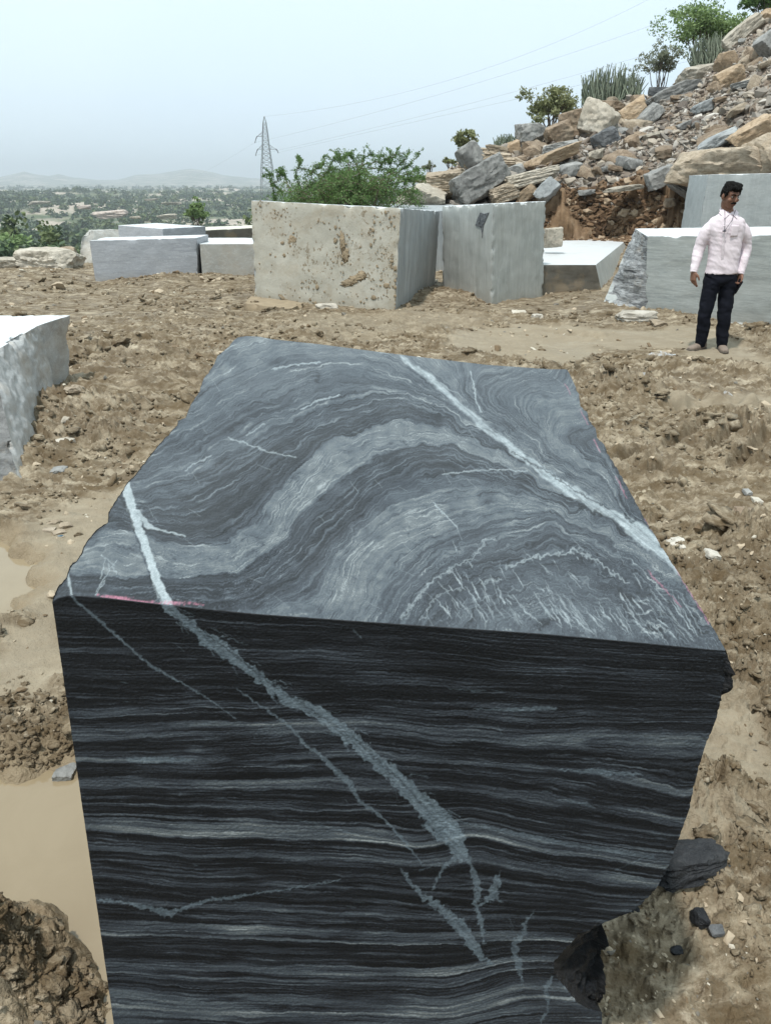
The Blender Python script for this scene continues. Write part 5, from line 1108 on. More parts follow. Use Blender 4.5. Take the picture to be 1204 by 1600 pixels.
# wet clods on the mounds by the puddle
q0 = np.random.RandomState(44); xs_, ys_ = [], []
for (px_, py_, sx_, sy_, n_) in ((10, 1530, 45, 40, 200), (95, 1580, 35, 22, 90), (60, 1130, 60, 30, 420), (120, 1580, 20, 40, 60), (20, 1180, 60, 8, 120)):
    for k in range(n_):
        c_ = gnd(px_+q0.normal()*sx_, py_+q0.normal()*sy_); xs_.append(c_[0]); ys_.append(c_[1])
xs_, ys_ = np.array(xs_), np.array(ys_); zs_ = hz(xs_, ys_); ok_ = zs_ > -.035
scatter('wet_clods', np.c_[xs_, ys_, zs_][ok_], .005*np.exp(np.abs(q0.normal(size=ok_.sum()))*.6), LUB, (MUD,), (1, 1, .8), 12, sink=.3, smooth=True)
# clods hanging on the cut bank
th_ = r0.uniform(theta_px(840, 340), theta_px(1300, 340), 6500); rb_ = np.interp(th_, h_th, h_rb); x0_, y0_ = rb_*np.sin(th_), rb_*np.cos(th_)
rbw_ = rb_+.35*fbm(x0_*.7, y0_*.7, 3, 21); R_ = rbw_-r0.uniform(-.1, 1.5, 6500); x_, y_ = R_*np.sin(th_), R_*np.cos(th_); z_ = hz(x_, y_)
SOILM = simple('bank_soil', (.15, .095, .055), .95, .55, 4); SOILP = simple('bank_stone', (.34, .26, .18), .9, .4, 5); SOILD = simple('bank_soil_dark', (.075, .045, .025), .95, .4, 5)
scatter('bank_clods', np.c_[x_, y_, z_], np.minimum(.033*np.exp(np.abs(r0.normal(size=len(x_)))*.75), .13), LU, (SOILM, SOILP, SOILD), (1, 1, .9), 10, midx=r0.choice(3, len(x_), p=[.6, .15, .25]), sink=.2)
# ------------------------------------------------------------ plants
def leafmat(name, a, b, tr=.25):
    t = NT(name); p = t.obj(); n = t.noise(p, 3., 4, .6); n2_ = t.noise(p, 40, 2, .6)
    c = t.mix(t.ramp(t.mix(.45, n, n2_), [(.36, 0.), (.64, 1.)]), a, b)
    s_ = t.N('ShaderNodeBsdfTranslucent'); t.L(c, s_.inputs[0]); mxs = t.N('ShaderNodeMixShader'); mxs.inputs[0].default_value = tr
    t.fin(c, .6, None, .25); t.L(t.b.outputs[0], mxs.inputs[1]); t.L(s_.outputs[0], mxs.inputs[2]); t.L(mxs.outputs[0], t.out.inputs[0]); return t.m
BARK = simple('bark', (.13, .10, .075), .9, .4, 12)
L_PROS = leafmat('feathery_leaf', (.075, .145, .045), (.165, .26, .085)); L_OLV = leafmat('olive_leaf', (.15, .17, .075), (.30, .31, .16)); L_GRN = leafmat('bright_leaf', (.13, .20, .07), (.27, .36, .15))
L_GRY = leafmat('greyish_leaf', (.15, .17, .11), (.27, .285, .20)); L_FAR = leafmat('far_leaf', (.030, .058, .026), (.07, .105, .045), .1); L_CAC = leafmat('cactus_skin', (.15, .18, .13), (.24, .27, .20), 0.02)
L_FAR2 = leafmat('far_leaf_light', (.07, .10, .035), (.14, .17, .065), .1)
def leaves(C, size, rs, asp=.45, droop=0.):
    n = len(C); a = rs.normal(size=(n, 3)); a[:, 2] -= droop; a /= np.linalg.norm(a, axis=1)[:, None]; b = np.cross(a, rs.normal(size=(n, 3))); b /= np.linalg.norm(b, axis=1)[:, None]
    L_ = (size*rs.uniform(.6, 1.3, n))[:, None]
    V = np.stack([C-a*L_*.5, C+b*L_*asp*.5, C+a*L_*.5, C-b*L_*asp*.5], 1).reshape(-1, 3)
    return V, np.arange(4*n).reshape(n, 4)
def arch(p0, d, L_, up, n, rs, droop=.5, wob=.08):
    d = np.array(d, float); d /= np.linalg.norm(d); P = [np.array(p0, float)]
    for k in range(n):
        f = k/n; v = d+np.array([0, 0, up*(1-f)-droop*f]); v /= np.linalg.norm(v); P.append(P[-1]+v*L_/n+rs.normal(size=3)*wob*L_/n)
    return np.array(P)
def place_tree(name, base, mb, ml, barkm, leafm, label, cat='tree', group=None, parts=('trunk', 'crown')):
    r_ = empty(name, base); 
    if mb.V: obj(parts[0], mb.me(parts[0], (barkm,), True), r_)
    obj(parts[1], ml.me(parts[1], (leafm,)), r_)
    return tag(r_, label, cat, group)
def crown_tree(px_c, py_c, w, h, dist, lm, label, seed, n=2600, lsize=.10, trunk=.05, name='tree', cat='tree', dens=1., gaps=.55, base_off=0.):
    rs = np.random.RandomState(seed); c = atY(px_c, py_c, dist); tt = dist/ray(px_c, py_c)[1]; W = w/FPX*tt/2; H = h/FPX*tt/2
    gz = float(hz(c[0]+base_off, c[1])[0]); base = np.array([c[0]+base_off, c[1], gz]); mb, ml = MG(), MG(); ctr = c-base
    nb = 11; ends = []
    fork = np.array([0, 0, max(.15, (ctr[2]-H)*.6)]); mb.tube([[0, 0, -.1], fork*.5+rs.normal(size=3)*.03, fork], [trunk*1.3, trunk, trunk*.85], 7)
    for k in range(nb):
        v = rs.normal(size=3); v /= np.linalg.norm(v); v[2] = abs(v[2])*.9 if rs.random() < .7 else v[2]*.4; e = ctr+v*np.array([W, W*.8, H])*rs.uniform(.45, .85)
        m = (fork+e)/2+rs.normal(size=3)*.12*W; mb.tube([fork, m, e], [trunk*.6, trunk*.35, trunk*.12], 5); ends.append(e)
        for q in range(3):
            e2 = e+rs.normal(size=3)*np.array([W, W, H])*.3; mb.tube([m*.4+e*.6, e2], [trunk*.2, trunk*.06], 4); ends.append(e2)
    ends = np.array(ends); cl = []
    for k in range(n//28):
        e = ends[rs.randint(len(ends))]; q = e+rs.normal(size=3)*np.array([W, W, H])*.16; rad = .11*(W+H)/2*rs.uniform(.6, 1.5)
        cl.append(q+rs.normal(size=(28, 3))*rad*np.array([1, 1, .6]))
    cl = np.concatenate(cl); ml.add(*leaves(cl, lsize, rs, .5))
    return place_tree(name, base, mb, ml, BARK, lm, label, cat)
# feathery thorn bush behind the beige block
rs = np.random.RandomState(2); D0 = 17.5; bc = gnd(540, 365); base = np.array([atY(535, 320, D0)[0], D0, float(hz(atY(535, 320, D0)[0], D0)[0])]); mb, ml = MG(), MG(); C_ = []
def s3(px, py, dy=0): return atY(px, py, D0+dy)-base
def branch_leaf(P, dens, sz, spread, C_=C_):
    seg = np.linalg.norm(np.diff(P, axis=0), axis=1).sum(); n = int(seg*dens); f = rs.random(n)*(len(P)-1.001); i = f.astype(int); q = P[i]*(1-(f-i))[:, None]+P[i+1]*(f-i)[:, None]; C_.append(q+rs.normal(size=(n, 3))*spread)
for k in range(105):
    x1 = rs.normal(545, 46); xr = np.clip(x1, 445, 640); top = np.interp(xr, [430, 470, 520, 555, 600, 640], [306, 284, 272, 264, 276, 304])
    e = s3(xr, rs.uniform(top, 322), rs.normal()*.8); m = e*.5+np.array([0, 0, .25])+rs.normal(size=3)*.1
    P = np.array([[0, 0, 0], m*.6, m, e]); 
    if k % 3 == 0: mb.tube(P, [.03, .022, .014, .006], 5)
    for q in range(7):
        dd = rs.normal(size=3); dd[2] *= .5; T_ = arch(e+rs.normal(size=3)*.08, dd, rs.uniform(.25, .55), .4, 5, rs, 1.2); branch_leaf(T_, 125, .02, .028)
        mb.tube(T_[::2], [.006, .005, .003], 3)
for a in ([(440, 300), (428, 288), (439, 272), (441, 267)], [(470, 300), (462, 272), (470, 252), (466, 250)], [(480, 275), (492, 264), (502, 262), (507, 243)], [(500, 280), (512, 265), (525, 246), (530, 242)],
          [(560, 280), (566, 250), (577, 240), (593, 245)], [(560, 270), (550, 243), (540, 242), (530, 250)], [(590, 270), (600, 250), (612, 246), (622, 238)], [(600, 275), (620, 262), (632, 250), (640, 234)],
          [(605, 280), (625, 268), (640, 256), (655, 240)], [(600, 285), (630, 275), (646, 268), (652, 262)], [(560, 262), (585, 252), (600, 255), (613, 252)], [(595, 290), (630, 284), (650, 280), (662, 276)], [(575, 262), (600, 262), (618, 275), (645, 283)],
          [(430, 322), (428, 305), (425, 285), (425, 270)], [(455, 300), (445, 278), (441, 272), (438, 268)]):
    P = np.array([s3(x, y, rs.normal()*.25) for x, y in a]); tt_ = np.linspace(0, 1, 12); P = np.stack([np.interp(tt_, np.linspace(0, 1, len(P)), P[:, j]) for j in range(3)], -1); P[1:-1] += rs.normal(size=(10, 3))*.012
    mb.tube(P, np.linspace(.013, .004, 12), 5); branch_leaf(P, 240, .02, .022)
    for q in range(9):
        i = rs.randint(3, 12); T_ = arch(P[i], rs.normal(size=3)+[0, 0, .5], rs.uniform(.10, .24), .2, 4, rs, .8); branch_leaf(T_, 230, .02, .018); mb.tube(T_[::2], [.004, .003, .002], 3)
ml.add(*leaves(np.concatenate(C_), .040, rs, .5))
place_tree('thorn_bush', base, mb, ml, BARK, L_PROS, 'wide feathery green thorn bush with arching twigs behind the beige muddy block', 'bush', parts=('branches', 'foliage'))
crown_tree(731, 226, 46, 44, 24.6, L_OLV, 'small rounded olive tree on the heap above the pointed grey boulder', 31, 1700, .10, .03)
crown_tree(703, 254, 24, 14, 24.2, L_OLV, 'low olive bush under the small rounded tree', 37, 500, .09, .02, 'bush', 'bush')
crown_tree(671, 262, 18, 18, 22.8, L_GRY, 'tiny dark bush left of the layered tan boulder', 32, 500, .07, .02, 'bush', 'bush')
crown_tree(660, 284, 40, 14, 22.6, L_OLV, 'low dry shrub on the pale sandy rock', 38, 700, .06, .02, 'bush', 'bush')
crown_tree(863, 167, 74, 46, 29.0, L_OLV, 'round olive green tree on the skyline left of the cactus clump', 33, 4200, .11, .06)
crown_tree(1035, 101, 56, 52, 32.5, L_GRY, 'thin greyish tree on the skyline between the cactus clump and the bushy green tree', 34, 2800, .09, .05)
crown_tree(1106, 52, 118, 66, 33.5, L_GRN, 'broad bushy bright green tree near the top of the slope', 35, 9000, .12, .07)
crown_tree(1196, 4, 52, 46, 35.5, L_PROS, 'dark green tree cut by the top right corner', 36, 3200, .12, .07)
crown_tree(985, 130, 40, 40, 31.5, L_GRY, 'dry grey bush at the right of the cactus clump', 39, 800, .06, .03, 'bush', 'bush')
def cactus(px0, px1, py_base, py_top, dist, n, label, seed, th=.035):
    rs = np.random.RandomState(seed); cx = atY((px0+px1)/2, py_base, dist); base = np.array([cx[0], dist, float(hz(cx[0], dist)[0])-.05]); m = MG()
    tt = dist/ray((px0+px1)/2, py_base)[1]; W = (px1-px0)/FPX*tt; H = (py_base-py_top)/FPX*tt; z0 = atY(px0, py_base, dist)[2]-base[2]
    for k in range(n):
        u = rs.uniform(-.5, .5); x0 = u*W*.75; L_ = H*(1-.9*abs(u)**1.6)*rs.uniform(.55, 1.05)+max(0, z0)*.9
        P = np.array([[x0*.7, rs.normal()*.15, 0], [x0*.9+rs.normal()*.04, rs.normal()*.15, L_*.4], [x0+u*.25*W+rs.normal()*.05, rs.normal()*.2, L_*.75], [x0+u*.28*W+rs.normal()*.07, rs.normal()*.2, L_]])
        m.tube(P, [th, th*1.05, th*.95, th*.45], 5)
        if rs.random() < .85:
            q = P[2]*.5+P[1]*.5; s_ = rs.choice([-1, 1]); m.tube([q, q+[s_*.12, 0, .10], q+[s_*.15, 0, .18+L_*.25]], [th*.8, th*.85, th*.4], 5)
    r_ = empty('cactus_clump', base); obj('stems', m.me('stems', (L_CAC,), True), r_); return tag(r_, label, 'cactus')
cactus(905, 1000, 165, 104, 30.3, 190, 'large clump of upright grey green cactus stems on the skyline behind the pale boulder', 4, .024)
cactus(776, 815, 228, 206, 26.5, 70, 'small clump of upright green cactus behind the flat tan slab', 5, .022)
cactus(1078, 1140, 98, 52, 32.0, 120, 'row of upright cactus stems in front of the broad bushy green tree', 6, .024)

# valley vegetation: simple trees, the nearest ones as things
def far_tree(seed, n=70, squash=.8, big=.30):
    rs = np.random.RandomState(seed); m = MG(); V = rs.normal(size=(n, 3)); V /= np.linalg.norm(V, axis=1)[:, None]; lob = rs.normal(size=(5, 3))*.35
    C_ = lob[rs.randint(5, size=n)]+V*rs.uniform(.3, .62, (n, 1)); C_[:, 2] = C_[:, 2]*squash+1.05
    return leaves(C_, big*1.25, rs, .8)
def trunk_mesh(): m = MG(); m.tube([[0, 0, -.3], [.03, 0, .5], [0, .02, 1.0]], [.07, .05, .03], 5); return m
FT_ = []
for k in range(6):
    V, F = far_tree(k+60, 110, [.8, .7, 1.0, .6, .9, .75][k]); FT_.append((mesh_np('crown', V, F, ((L_FAR, L_FAR2)[k % 3 == 2],)), V, F))
TRM = trunk_mesh().me('trunk', (BARK,), True)
r0 = np.random.RandomState(77); n_ = 0
def valley_pt(rmin, rmax, p0, p1):
    R_ = math.exp(r0.uniform(math.log(rmin), math.log(rmax))); t_ = r0.uniform(theta_px(p0, 330), theta_px(p1, 330)); return R_*math.sin(t_), R_*math.cos(t_), R_
while n_ < 235:
    x1, y1, R_ = valley_pt(34, 330, -60, 700) if n_ > 90 else valley_pt(26, 75, -120, 420)
    z1 = float(hz(x1, y1)[0])
    if fbm(np.array([x1*.03]), np.array([y1*.03]), 2, 91)[0] < -.25: continue
    s_ = r0.uniform(.7, 1.3)*np.interp(R_, [25, 60, 330], [.55, 1.0, 2.4]); px_, py_, _ = proj(np.array([x1, y1, z1+s_*1.6]))
    if R_ < 60 and py_ < 345 and px_ < 1200: continue
    o = empty('valley_tree', (x1, y1, z1-.1)); o.scale = (s_*r0.uniform(.9, 1.3), s_, s_*r0.uniform(.7, 1.05)); o.rotation_euler = (0, 0, r0.uniform(0, 6.28))
    kf_ = r0.randint(6); obj('crown', FT_[kf_][0], o); obj('trunk', TRM, o)
    cl_ = 'light green' if kf_ % 3 == 2 else 'dark green'; wh_ = 'on the slope right below the yard' if R_ < 75 else ('on the near valley floor' if R_ < 160 else 'far out on the valley floor'); sd_ = 'left of the pylon' if px_ < 415 else 'right of the pylon'
    tag(o, f'{cl_} bushy tree growing {wh_} {sd_}', 'tree', f'{cl_} trees {wh_} {sd_}'); n_ += 1
LOW = [far_tree(k+260, 160, .55, .22) for k in range(4)]; LOWM = [mesh_np('foliage', V, F, ((L_FAR2, L_GRN, L_FAR, L_OLV)[k],)) for k, (V, F) in enumerate(LOW)]
for k in range(46):
    px_ = r0.uniform(-120, 200) if k < 34 else r0.uniform(330, 400); py_ = r0.uniform(352, 404) if k < 34 else r0.uniform(310, 345); P_, ok_ = march(px_, py_, 19, 220)
    if not ok_: continue
    s_ = r0.uniform(.5, 1.2)*np.interp(P_[1], [20, 60, 120], [.45, 1.1, 2.0]); o = obj('low_bush', LOWM[k % 4], loc=(P_[0], P_[1], P_[2]-.45*s_)); o.scale = (s_*r0.uniform(.9, 1.5), s_, s_*.8); o.rotation_euler = (0, 0, r0.uniform(0, 6.28)); tag(o, 'low leafy bush on the slope just below the edge of the yard', 'bush', 'low bushes below the yard')
# one lone tree
crown_tree(308, 333, 25, 32, 58, L_GRN, 'lone fresh green tree rising behind the flat topped block at the left', 41, 2600, .22, .10)
Vs_, Fs_, off, mi_ = [], [], 0, []; r1 = np.random.RandomState(5); cnt = 0
FTs = [far_tree(k+160, 30, .75, .55) for k in range(6)]
while cnt < 9500:
    R_ = math.exp(r1.uniform(math.log(240), math.log(2600))) if cnt % 5 else r1.uniform(600, 1000); t_ = r1.uniform(-.72, .35); x1, y1 = R_*math.sin(t_), R_*math.cos(t_)
    Vs_.append((x1, y1, R_)); cnt += 1
A_ = np.array(Vs_); zz = hz(A_[:, 0], A_[:, 1]); dn = fbm(A_[:, 0]*.009, A_[:, 1]*.009, 3, 93)+.4*fbm(A_[:, 0]*.05, A_[:, 1]*.05, 2, 94); keep = dn > -.55; A_, zz = A_[keep], zz[keep]; Vs_ = []
for k in range(len(A_)):
    V, F = FTs[k % 6]; s_ = r1.uniform(1.2, 2.9)*np.interp(A_[k, 2], [240, 900, 2600], [1.1, 1.35, 2.2]); Vs_.append(V*np.array([s_*r1.uniform(.9, 1.5), s_, s_*r1.uniform(.7, 1.15)])+[A_[k, 0], A_[k, 1], zz[k]-.6*s_]); Fs_.append(F+off); off += len(V); mi_.append(np.full(len(F), int(k % 4 == 1)))
tag(obj('distant_woodland', mesh_np('distant_woodland', np.concatenate(Vs_), np.concatenate(Fs_), (L_FAR, L_FAR2), midx=np.concatenate(mi_))), kind='stuff')
# rock outcrops in the valley
PINK = stone_mat('pinkish_rock', (.36, .29, .25), (.46, .39, .34), (.56, .49, .44), 1)
for k, (px_, py_, w_, h_, R_, lb) in enumerate([(176, 325, 62, 20, 330, 'pinkish bare rock outcrop in the middle of the valley'), (62, 312, 40, 10, 480, 'pale flat rock outcrop in the valley near the left edge'), (133, 318, 30, 12, 380, 'small pale outcrop left of the pinkish outcrop'),
                                               (262, 332, 36, 14, 260, 'pale rounded outcrop behind the flat topped block'), (236, 309, 26, 6, 520, 'thin pale strip of rock among the far trees'), (268, 314, 36, 8, 450, 'wide pale rock among the far trees right of the pinkish outcrop'), (212, 336, 22, 8, 250, 'small pale rock below the pinkish outcrop')]):
    c = atY(px_, py_, R_*.97); boulder(px_, py_+h_*.45, w_, h_*.6, 3, PINK if k in (0, 2) else PAL, lb, seed=70+k, dist=R_*.97, depth=w_/FPX*R_*.5, name='rock_outcrop', cat='rock outcrop', blocky=.0, npl=9, layered=.08)
# ------------------------------------------------------------ pylon and wires
STEEL = simple('galvanised_steel', (.20, .215, .225), .5, .1, 3)
R_P = 262.; pb = atY(419, 300, R_P); zt_ = atY(419, 182, R_P)[2]; zb_ = float(hz(pb[0], pb[1])[0])-.5; PZ = lambda py: atY(419, py, R_P)[2]-zb_; PXm = lambda dx: dx/FPX*R_P/ray(419, 250)[1]
py_root = empty('power_pylon', (pb[0], R_P, zb_)); tag(py_root, 'tall steel lattice power pylon standing in the valley left of the thorn bush', 'power pylon')
Htot = zt_-zb_; prof = lambda z: np.interp(z, [0, PZ(290), PZ(262), PZ(233), PZ(213), PZ(190), Htot], [PXm(12.5), PXm(10.2), PXm(8.3), PXm(5.4), PXm(4.2), PXm(2.2), PXm(.2)])
m = MG(); lev = [0, 4, 7.5, 11]+[PZ(y) for y in (292, 281, 271, 262, 254, 247, 240, 233, 226, 219.5, 213, 206, 199, 192)]; lev = sorted(lev)+[Htot]
cor = [(-1, -1), (1, -1), (1, 1), (-1, 1)]; bar = lambda M_, a, b, r_: M_.tube([a, b], [r_, r_], 4)
for c_ in cor:
    for z0_, z1_ in zip(lev[:-1], lev[1:]): bar(m, [c_[0]*prof(z0_), c_[1]*prof(z0_), z0_], [c_[0]*prof(z1_), c_[1]*prof(z1_), z1_], .085)
for i in range(4):
    a, b = cor[i], cor[(i+1) % 4]
    for z0_, z1_ in zip(lev[:-2], lev[1:-1]):
        w0, w1 = prof(z0_), prof(z1_); bar(m, [a[0]*w0, a[1]*w0, z0_], [b[0]*w1, b[1]*w1, z1_], .035); bar(m, [b[0]*w0, b[1]*w0, z0_], [a[0]*w1, a[1]*w1, z1_], .035)
        bar(m, [a[0]*w1, a[1]*w1, z1_], [b[0]*w1, b[1]*w1, z1_], .03)
obj('mast', m.me('mast', (STEEL,)), py_root)
TIPS = []
for yy, sx, ext in ((213, -1, 12), (233, -1, 12), (233, 1, 15)):
    m = MG(); z_ = PZ(yy); w0 = prof(z_); tip = np.array([sx*PXm(ext), 0, z_]); z2 = PZ(yy-7); w2 = prof(z2)
    for s_ in (-1, 1): bar(m, [sx*w0, s_*w0, z_], tip, .06); bar(m, [sx*w2, s_*w2, z2], tip, .045); bar(m, [sx*w0, s_*w0, z_], (tip+[sx*w2, 0, z2])/2, .03)
    am = obj('cross_arm', m.me('cross_arm', (STEEL,)), py_root)
    m = MG(); n_i = 9
    for k in range(n_i): p_ = tip+np.array([-sx*0+(-PXm(.55) if sx < 0 else PXm(.45))*k*.9 if True else 0, 0, (-.09*k if sx < 0 else .0)-.015*k*k]); m.tube([p_, p_+[(-.18 if sx < 0 else .18), 0, -.05]], [.17, .15], 6)
    obj('insulator', m.me('insulator', (simple('insulator', (.10, .10, .11), .4),)), am); TIPS.append(p_+[pb[0], R_P, zb_])
WIREM = simple('wire', (.34, .36, .38), .6)
def wire(P0, pxs, R1, label):
    """sagging conductor from the pylon through two seen points towards a tower outside the frame"""
    x0, y0, d0 = proj(P0); n = 60; u = np.linspace(0, 1, n); inv = 1/P0[1]*(1-u)+1/R1*u
    (xm, ym), (x1, y1) = pxs; um = (xm-x0)/(x1-x0)
    A = np.array([[um*um, um], [1, 1]]); c2, c1 = np.linalg.solve(A, [ym-y0, y1-y0]); P = [atY(x0+(x1-x0)*a, y0+c1*a+c2*a*a, 1/b_) for a, b_ in zip(u, inv)]; P[0] = P0
    m = MG(); m.tube(P, np.interp(u, [0, 1], [.017, .005]), 4); o = obj('power_line', m.me('power_line', (WIREM,))); tag(o, label, 'power line')
wire(np.array([pb[0], R_P, zt_]), [(607, 150), (1120, -60)], 60, 'highest and faintest power line rising to the right from the tip of the pylon')
wire(TIPS[0], [(694, 145), (1150, -10)], 62, 'power line rising to the right from the upper left arm of the pylon')
wire(TIPS[1], [(694, 172), (1200, 28)], 66, 'power line rising to the right from the lower left arm of the pylon')
wire(TIPS[2], [(774, 162), (1240, 60)], 66, 'lowest power line rising to the right from the right arm of the pylon')
wire(TIPS[0]-[.3, 0, 0], [(370, 240), (250, 300)], 420, 'power line running down to the left from the upper left arm of the pylon')

# ------------------------------------------------------------ haze over the whole place
bm = bmesh.new(); bmesh.ops.create_cube(bm, size=2); me = bpy.data.meshes.new('haze'); bm.to_mesh(me); bm.free()
hzm = bpy.data.materials.new('haze'); hzm.use_nodes = True; tn = hzm.node_tree; tn.nodes.clear(); o_ = tn.nodes.new('ShaderNodeOutputMaterial'); v_ = tn.nodes.new('ShaderNodeVolumePrincipled')
v_.inputs['Color'].default_value = (.89, .95, 1.0, 1); v_.inputs['Density'].default_value = .00038; v_.inputs['Anisotropy'].default_value = 0.1; tn.links.new(v_.outputs[0], o_.inputs['Volume'])
me.materials.append(hzm); o = obj('haze', me, loc=(0, 0, 45)); o.scale = (8200, 8200, 80); tag(o, kind='stuff')
# ------------------------------------------------------------ the man
YM = gnd(1105, 549)[1]; PB = np.array([gnd(1105, 549)[0], YM, 0.]); PB[2] = float(hz(PB[0], PB[1])[0])
def J(px, py, dy=0.): return atY(px, py, YM+dy)-PB
KM = YM/ray(1120, 430)[1]/FPX                       # metres per photo pixel on the man
def loft(M_, pts, rx, ry, xd=(1, 0, 0), seg=20, pw=2.0):
    pts = np.asarray(pts, float); n = len(pts); rx = np.asarray(rx, float); ry = np.asarray(ry, float)
    k = 4; tt = np.linspace(0, n-1, (n-1)*k+1); ii = np.arange(n)
    def cr(a):                                       # smooth (catmull-rom) interpolation
        a = np.asarray(a, float); i = np.clip(tt.astype(int), 0, n-2); f = tt-i
        p0 = a[np.clip(i-1, 0, n-1)]; p1 = a[i]; p2 = a[i+1]; p3 = a[np.clip(i+2, 0, n-1)]
        f = f if a.ndim == 1 else f[:, None]
        return .5*((2*p1)+(-p0+p2)*f+(2*p0-5*p1+4*p2-p3)*f*f+(-p0+3*p1-3*p2+p3)*f**3)
    pts, rx, ry = cr(pts), cr(rx), cr(ry); n = len(pts)
    d = np.gradient(pts, axis=0); d /= np.linalg.norm(d, axis=1)[:, None]; xd = np.array(xd, float)
    a = xd-d*(d@xd)[:, None]; a /= np.linalg.norm(a, axis=1)[:, None]; b = np.cross(d, a); t_ = np.arange(seg)/seg*2*np.pi
    c, s_ = np.cos(t_), np.sin(t_); e = 2/pw; c = np.sign(c)*np.abs(c)**e; s_ = np.sign(s_)*np.abs(s_)**e
    V = pts[:, None]+a[:, None]*(c[None]*rx[:, None])[..., None]+b[:, None]*(s_[None]*ry[:, None])[..., None]
    V = np.concatenate([V.reshape(-1, 3), pts[:1], pts[-1:]]); F = grid_faces(n, seg, wrap=True); m0 = n*seg
    M_.add(V, F); o_ = M_.n-len(V); i = np.arange(seg); j = (i+1) % seg
    M_.T.append(np.stack([np.full(seg, m0), j, i], -1)+o_); M_.T.append(np.stack([np.full(seg, m0+1), (n-1)*seg+i, (n-1)*seg+j], -1)+o_)
def ball(M_, c, r_, R3=None, sub=3):
    V, F = ico(sub); V = V*np.array(r_, float); V = V@R3.T if R3 is not None else V; M_.add(V+np.array(c), F)
def fuse(M_, name, mats, vox, smooth=2, post=None):
    me = M_.me('tmp', ()); o = bpy.data.objects.new('tmp', me); COL.objects.link(o)
    r_ = o.modifiers.new('r', 'REMESH'); r_.mode = 'VOXEL'; r_.voxel_size = vox
    if smooth: s_ = o.modifiers.new('s', 'SMOOTH'); s_.iterations = smooth; s_.factor = .5
    bpy.context.view_layer.update(); dg = bpy.context.evaluated_depsgraph_get(); m2 = bpy.data.meshes.new_from_object(o.evaluated_get(dg)); bpy.data.objects.remove(o)
    V = np.zeros(len(m2.vertices)*3); m2.vertices.foreach_get('co', V); V = V.reshape(-1, 3); Nn = np.zeros(len(V)*3); m2.vertices.foreach_get('normal', Nn); Nn = Nn.reshape(-1, 3)
    if post is not None: V = post(V, Nn); m2.vertices.foreach_set('co', V.ravel())
    m2.name = name; m2.materials.clear()
    for m in mats: m2.materials.append(m)
    m2.polygons.foreach_set('use_smooth', np.ones(len(m2.polygons), bool)); m2.update(); return m2
t = NT('skin'); SKIN = t.fin(t.mix(t.noise(t.obj(), 30, 4), (.165, .085, .058), (.225, .120, .082)), .55, None, .25)
t = NT('shirt_cotton'); p = t.obj(); sp_ = t.ramp(t.vor(p, 46, 'F1'), [(.10, 1.), (.17, 0.)])
SHIRT = t.fin(t.mix(t.math('MULTIPLY', sp_, .55), t.mix(t.noise(p, 5, 3), (.67, .585, .635), (.74, .67, .705)), (.34, .30, .40)), .85, t.bump(t.noise(p, 9, 4, .6), .35, .03), .2)
TROU = simple('dark_trouser_cloth', (.008, .009, .014), .9, .35, 25, .08); HAIR = simple('black_hair', (.006, .0055, .005), .8, .4, 90, .08)
SHOE = simple('dusty_shoe_leather', (.20, .16, .13), .75, .4, 40); SOLE = simple('shoe_sole', (.10, .085, .07), .9, .2, 30)
man = empty('person', PB); tag(man, 'man in a pale pink shirt and dark trousers standing on the mud', 'person')
HC = J(1140, 306, -.02); fwd = np.array([.27, -.92, -.27]); fwd /= np.linalg.norm(fwd); upv = np.array([.05, -.1, 1]); rt = np.cross(fwd, upv); rt /= np.linalg.norm(rt); upv = np.cross(rt, fwd)
RH = np.stack([rt, fwd, upv], 1)                     # head frame: x = his right side, y = forward, z = up
Hd = lambda x, y, z: HC+RH@np.array([x, y, z])
m = MG()
ball(m, Hd(0, -.012, .022), (.074, .094, .088), RH); ball(m, Hd(0, .022, -.035), (.058, .066, .072), RH); ball(m, Hd(0, .048, -.082), (.034, .034, .028), RH); ball(m, Hd(0, .055, -.045), (.038, .034, .036), RH)
loft(m, [Hd(0, .088, .018), Hd(0, .103, -.012), Hd(0, .101, -.028)], [.008, .013, .015], [.010, .014, .009], rt, 10)
ball(m, Hd(0, .074, .034), (.050, .020, .013), RH)
for s_ in (-1, 1): ball(m, Hd(s_*.076, -.006, -.008), (.012, .020, .034), RH, 2); ball(m, Hd(s_*.042, .062, -.022), (.022, .022, .020), RH, 2)
ball(m, Hd(0, .088, -.056), (.026, .012, .010), RH, 2)
NB = J(1136, 331, .015)
loft(m, [Hd(0, -.02, -.05), Hd(0, -.012, -.09), NB+[0, 0, .0], NB-[0, 0, .06]], [.050, .050, .056, .085], [.055, .054, .060, .08])
tor = [J(1134, 344, .03), J(1133, 356, .02), J(1132, 372, .01), J(1130, 395), J(1127, 415), J(1125, 432)]
loft(m, tor, [.06, .10, .135, .125, .125, .125], [.06, .08, .09, .08, .08, .08], pw=2.3)
SR_, SL_ = J(1108, 351, .025), J(1161, 352, .025); ER, EL = J(1092, 387, .06), J(1164, 389, .06); WR, WL = J(1083, 424, -.02), J(1156, 427, -.03)
loft(m, [SR_+[.035, 0, -.03], (SR_+ER)/2, ER, (ER+WR)/2, WR], [.042, .042, .038, .034, .025], [.042, .042, .038, .032, .021]); loft(m, [SL_-[.035, 0, .03], (SL_+EL)/2, EL, (EL+WL)/2, WL], [.042, .042, .038, .034, .025], [.042, .042, .038, .032, .021])
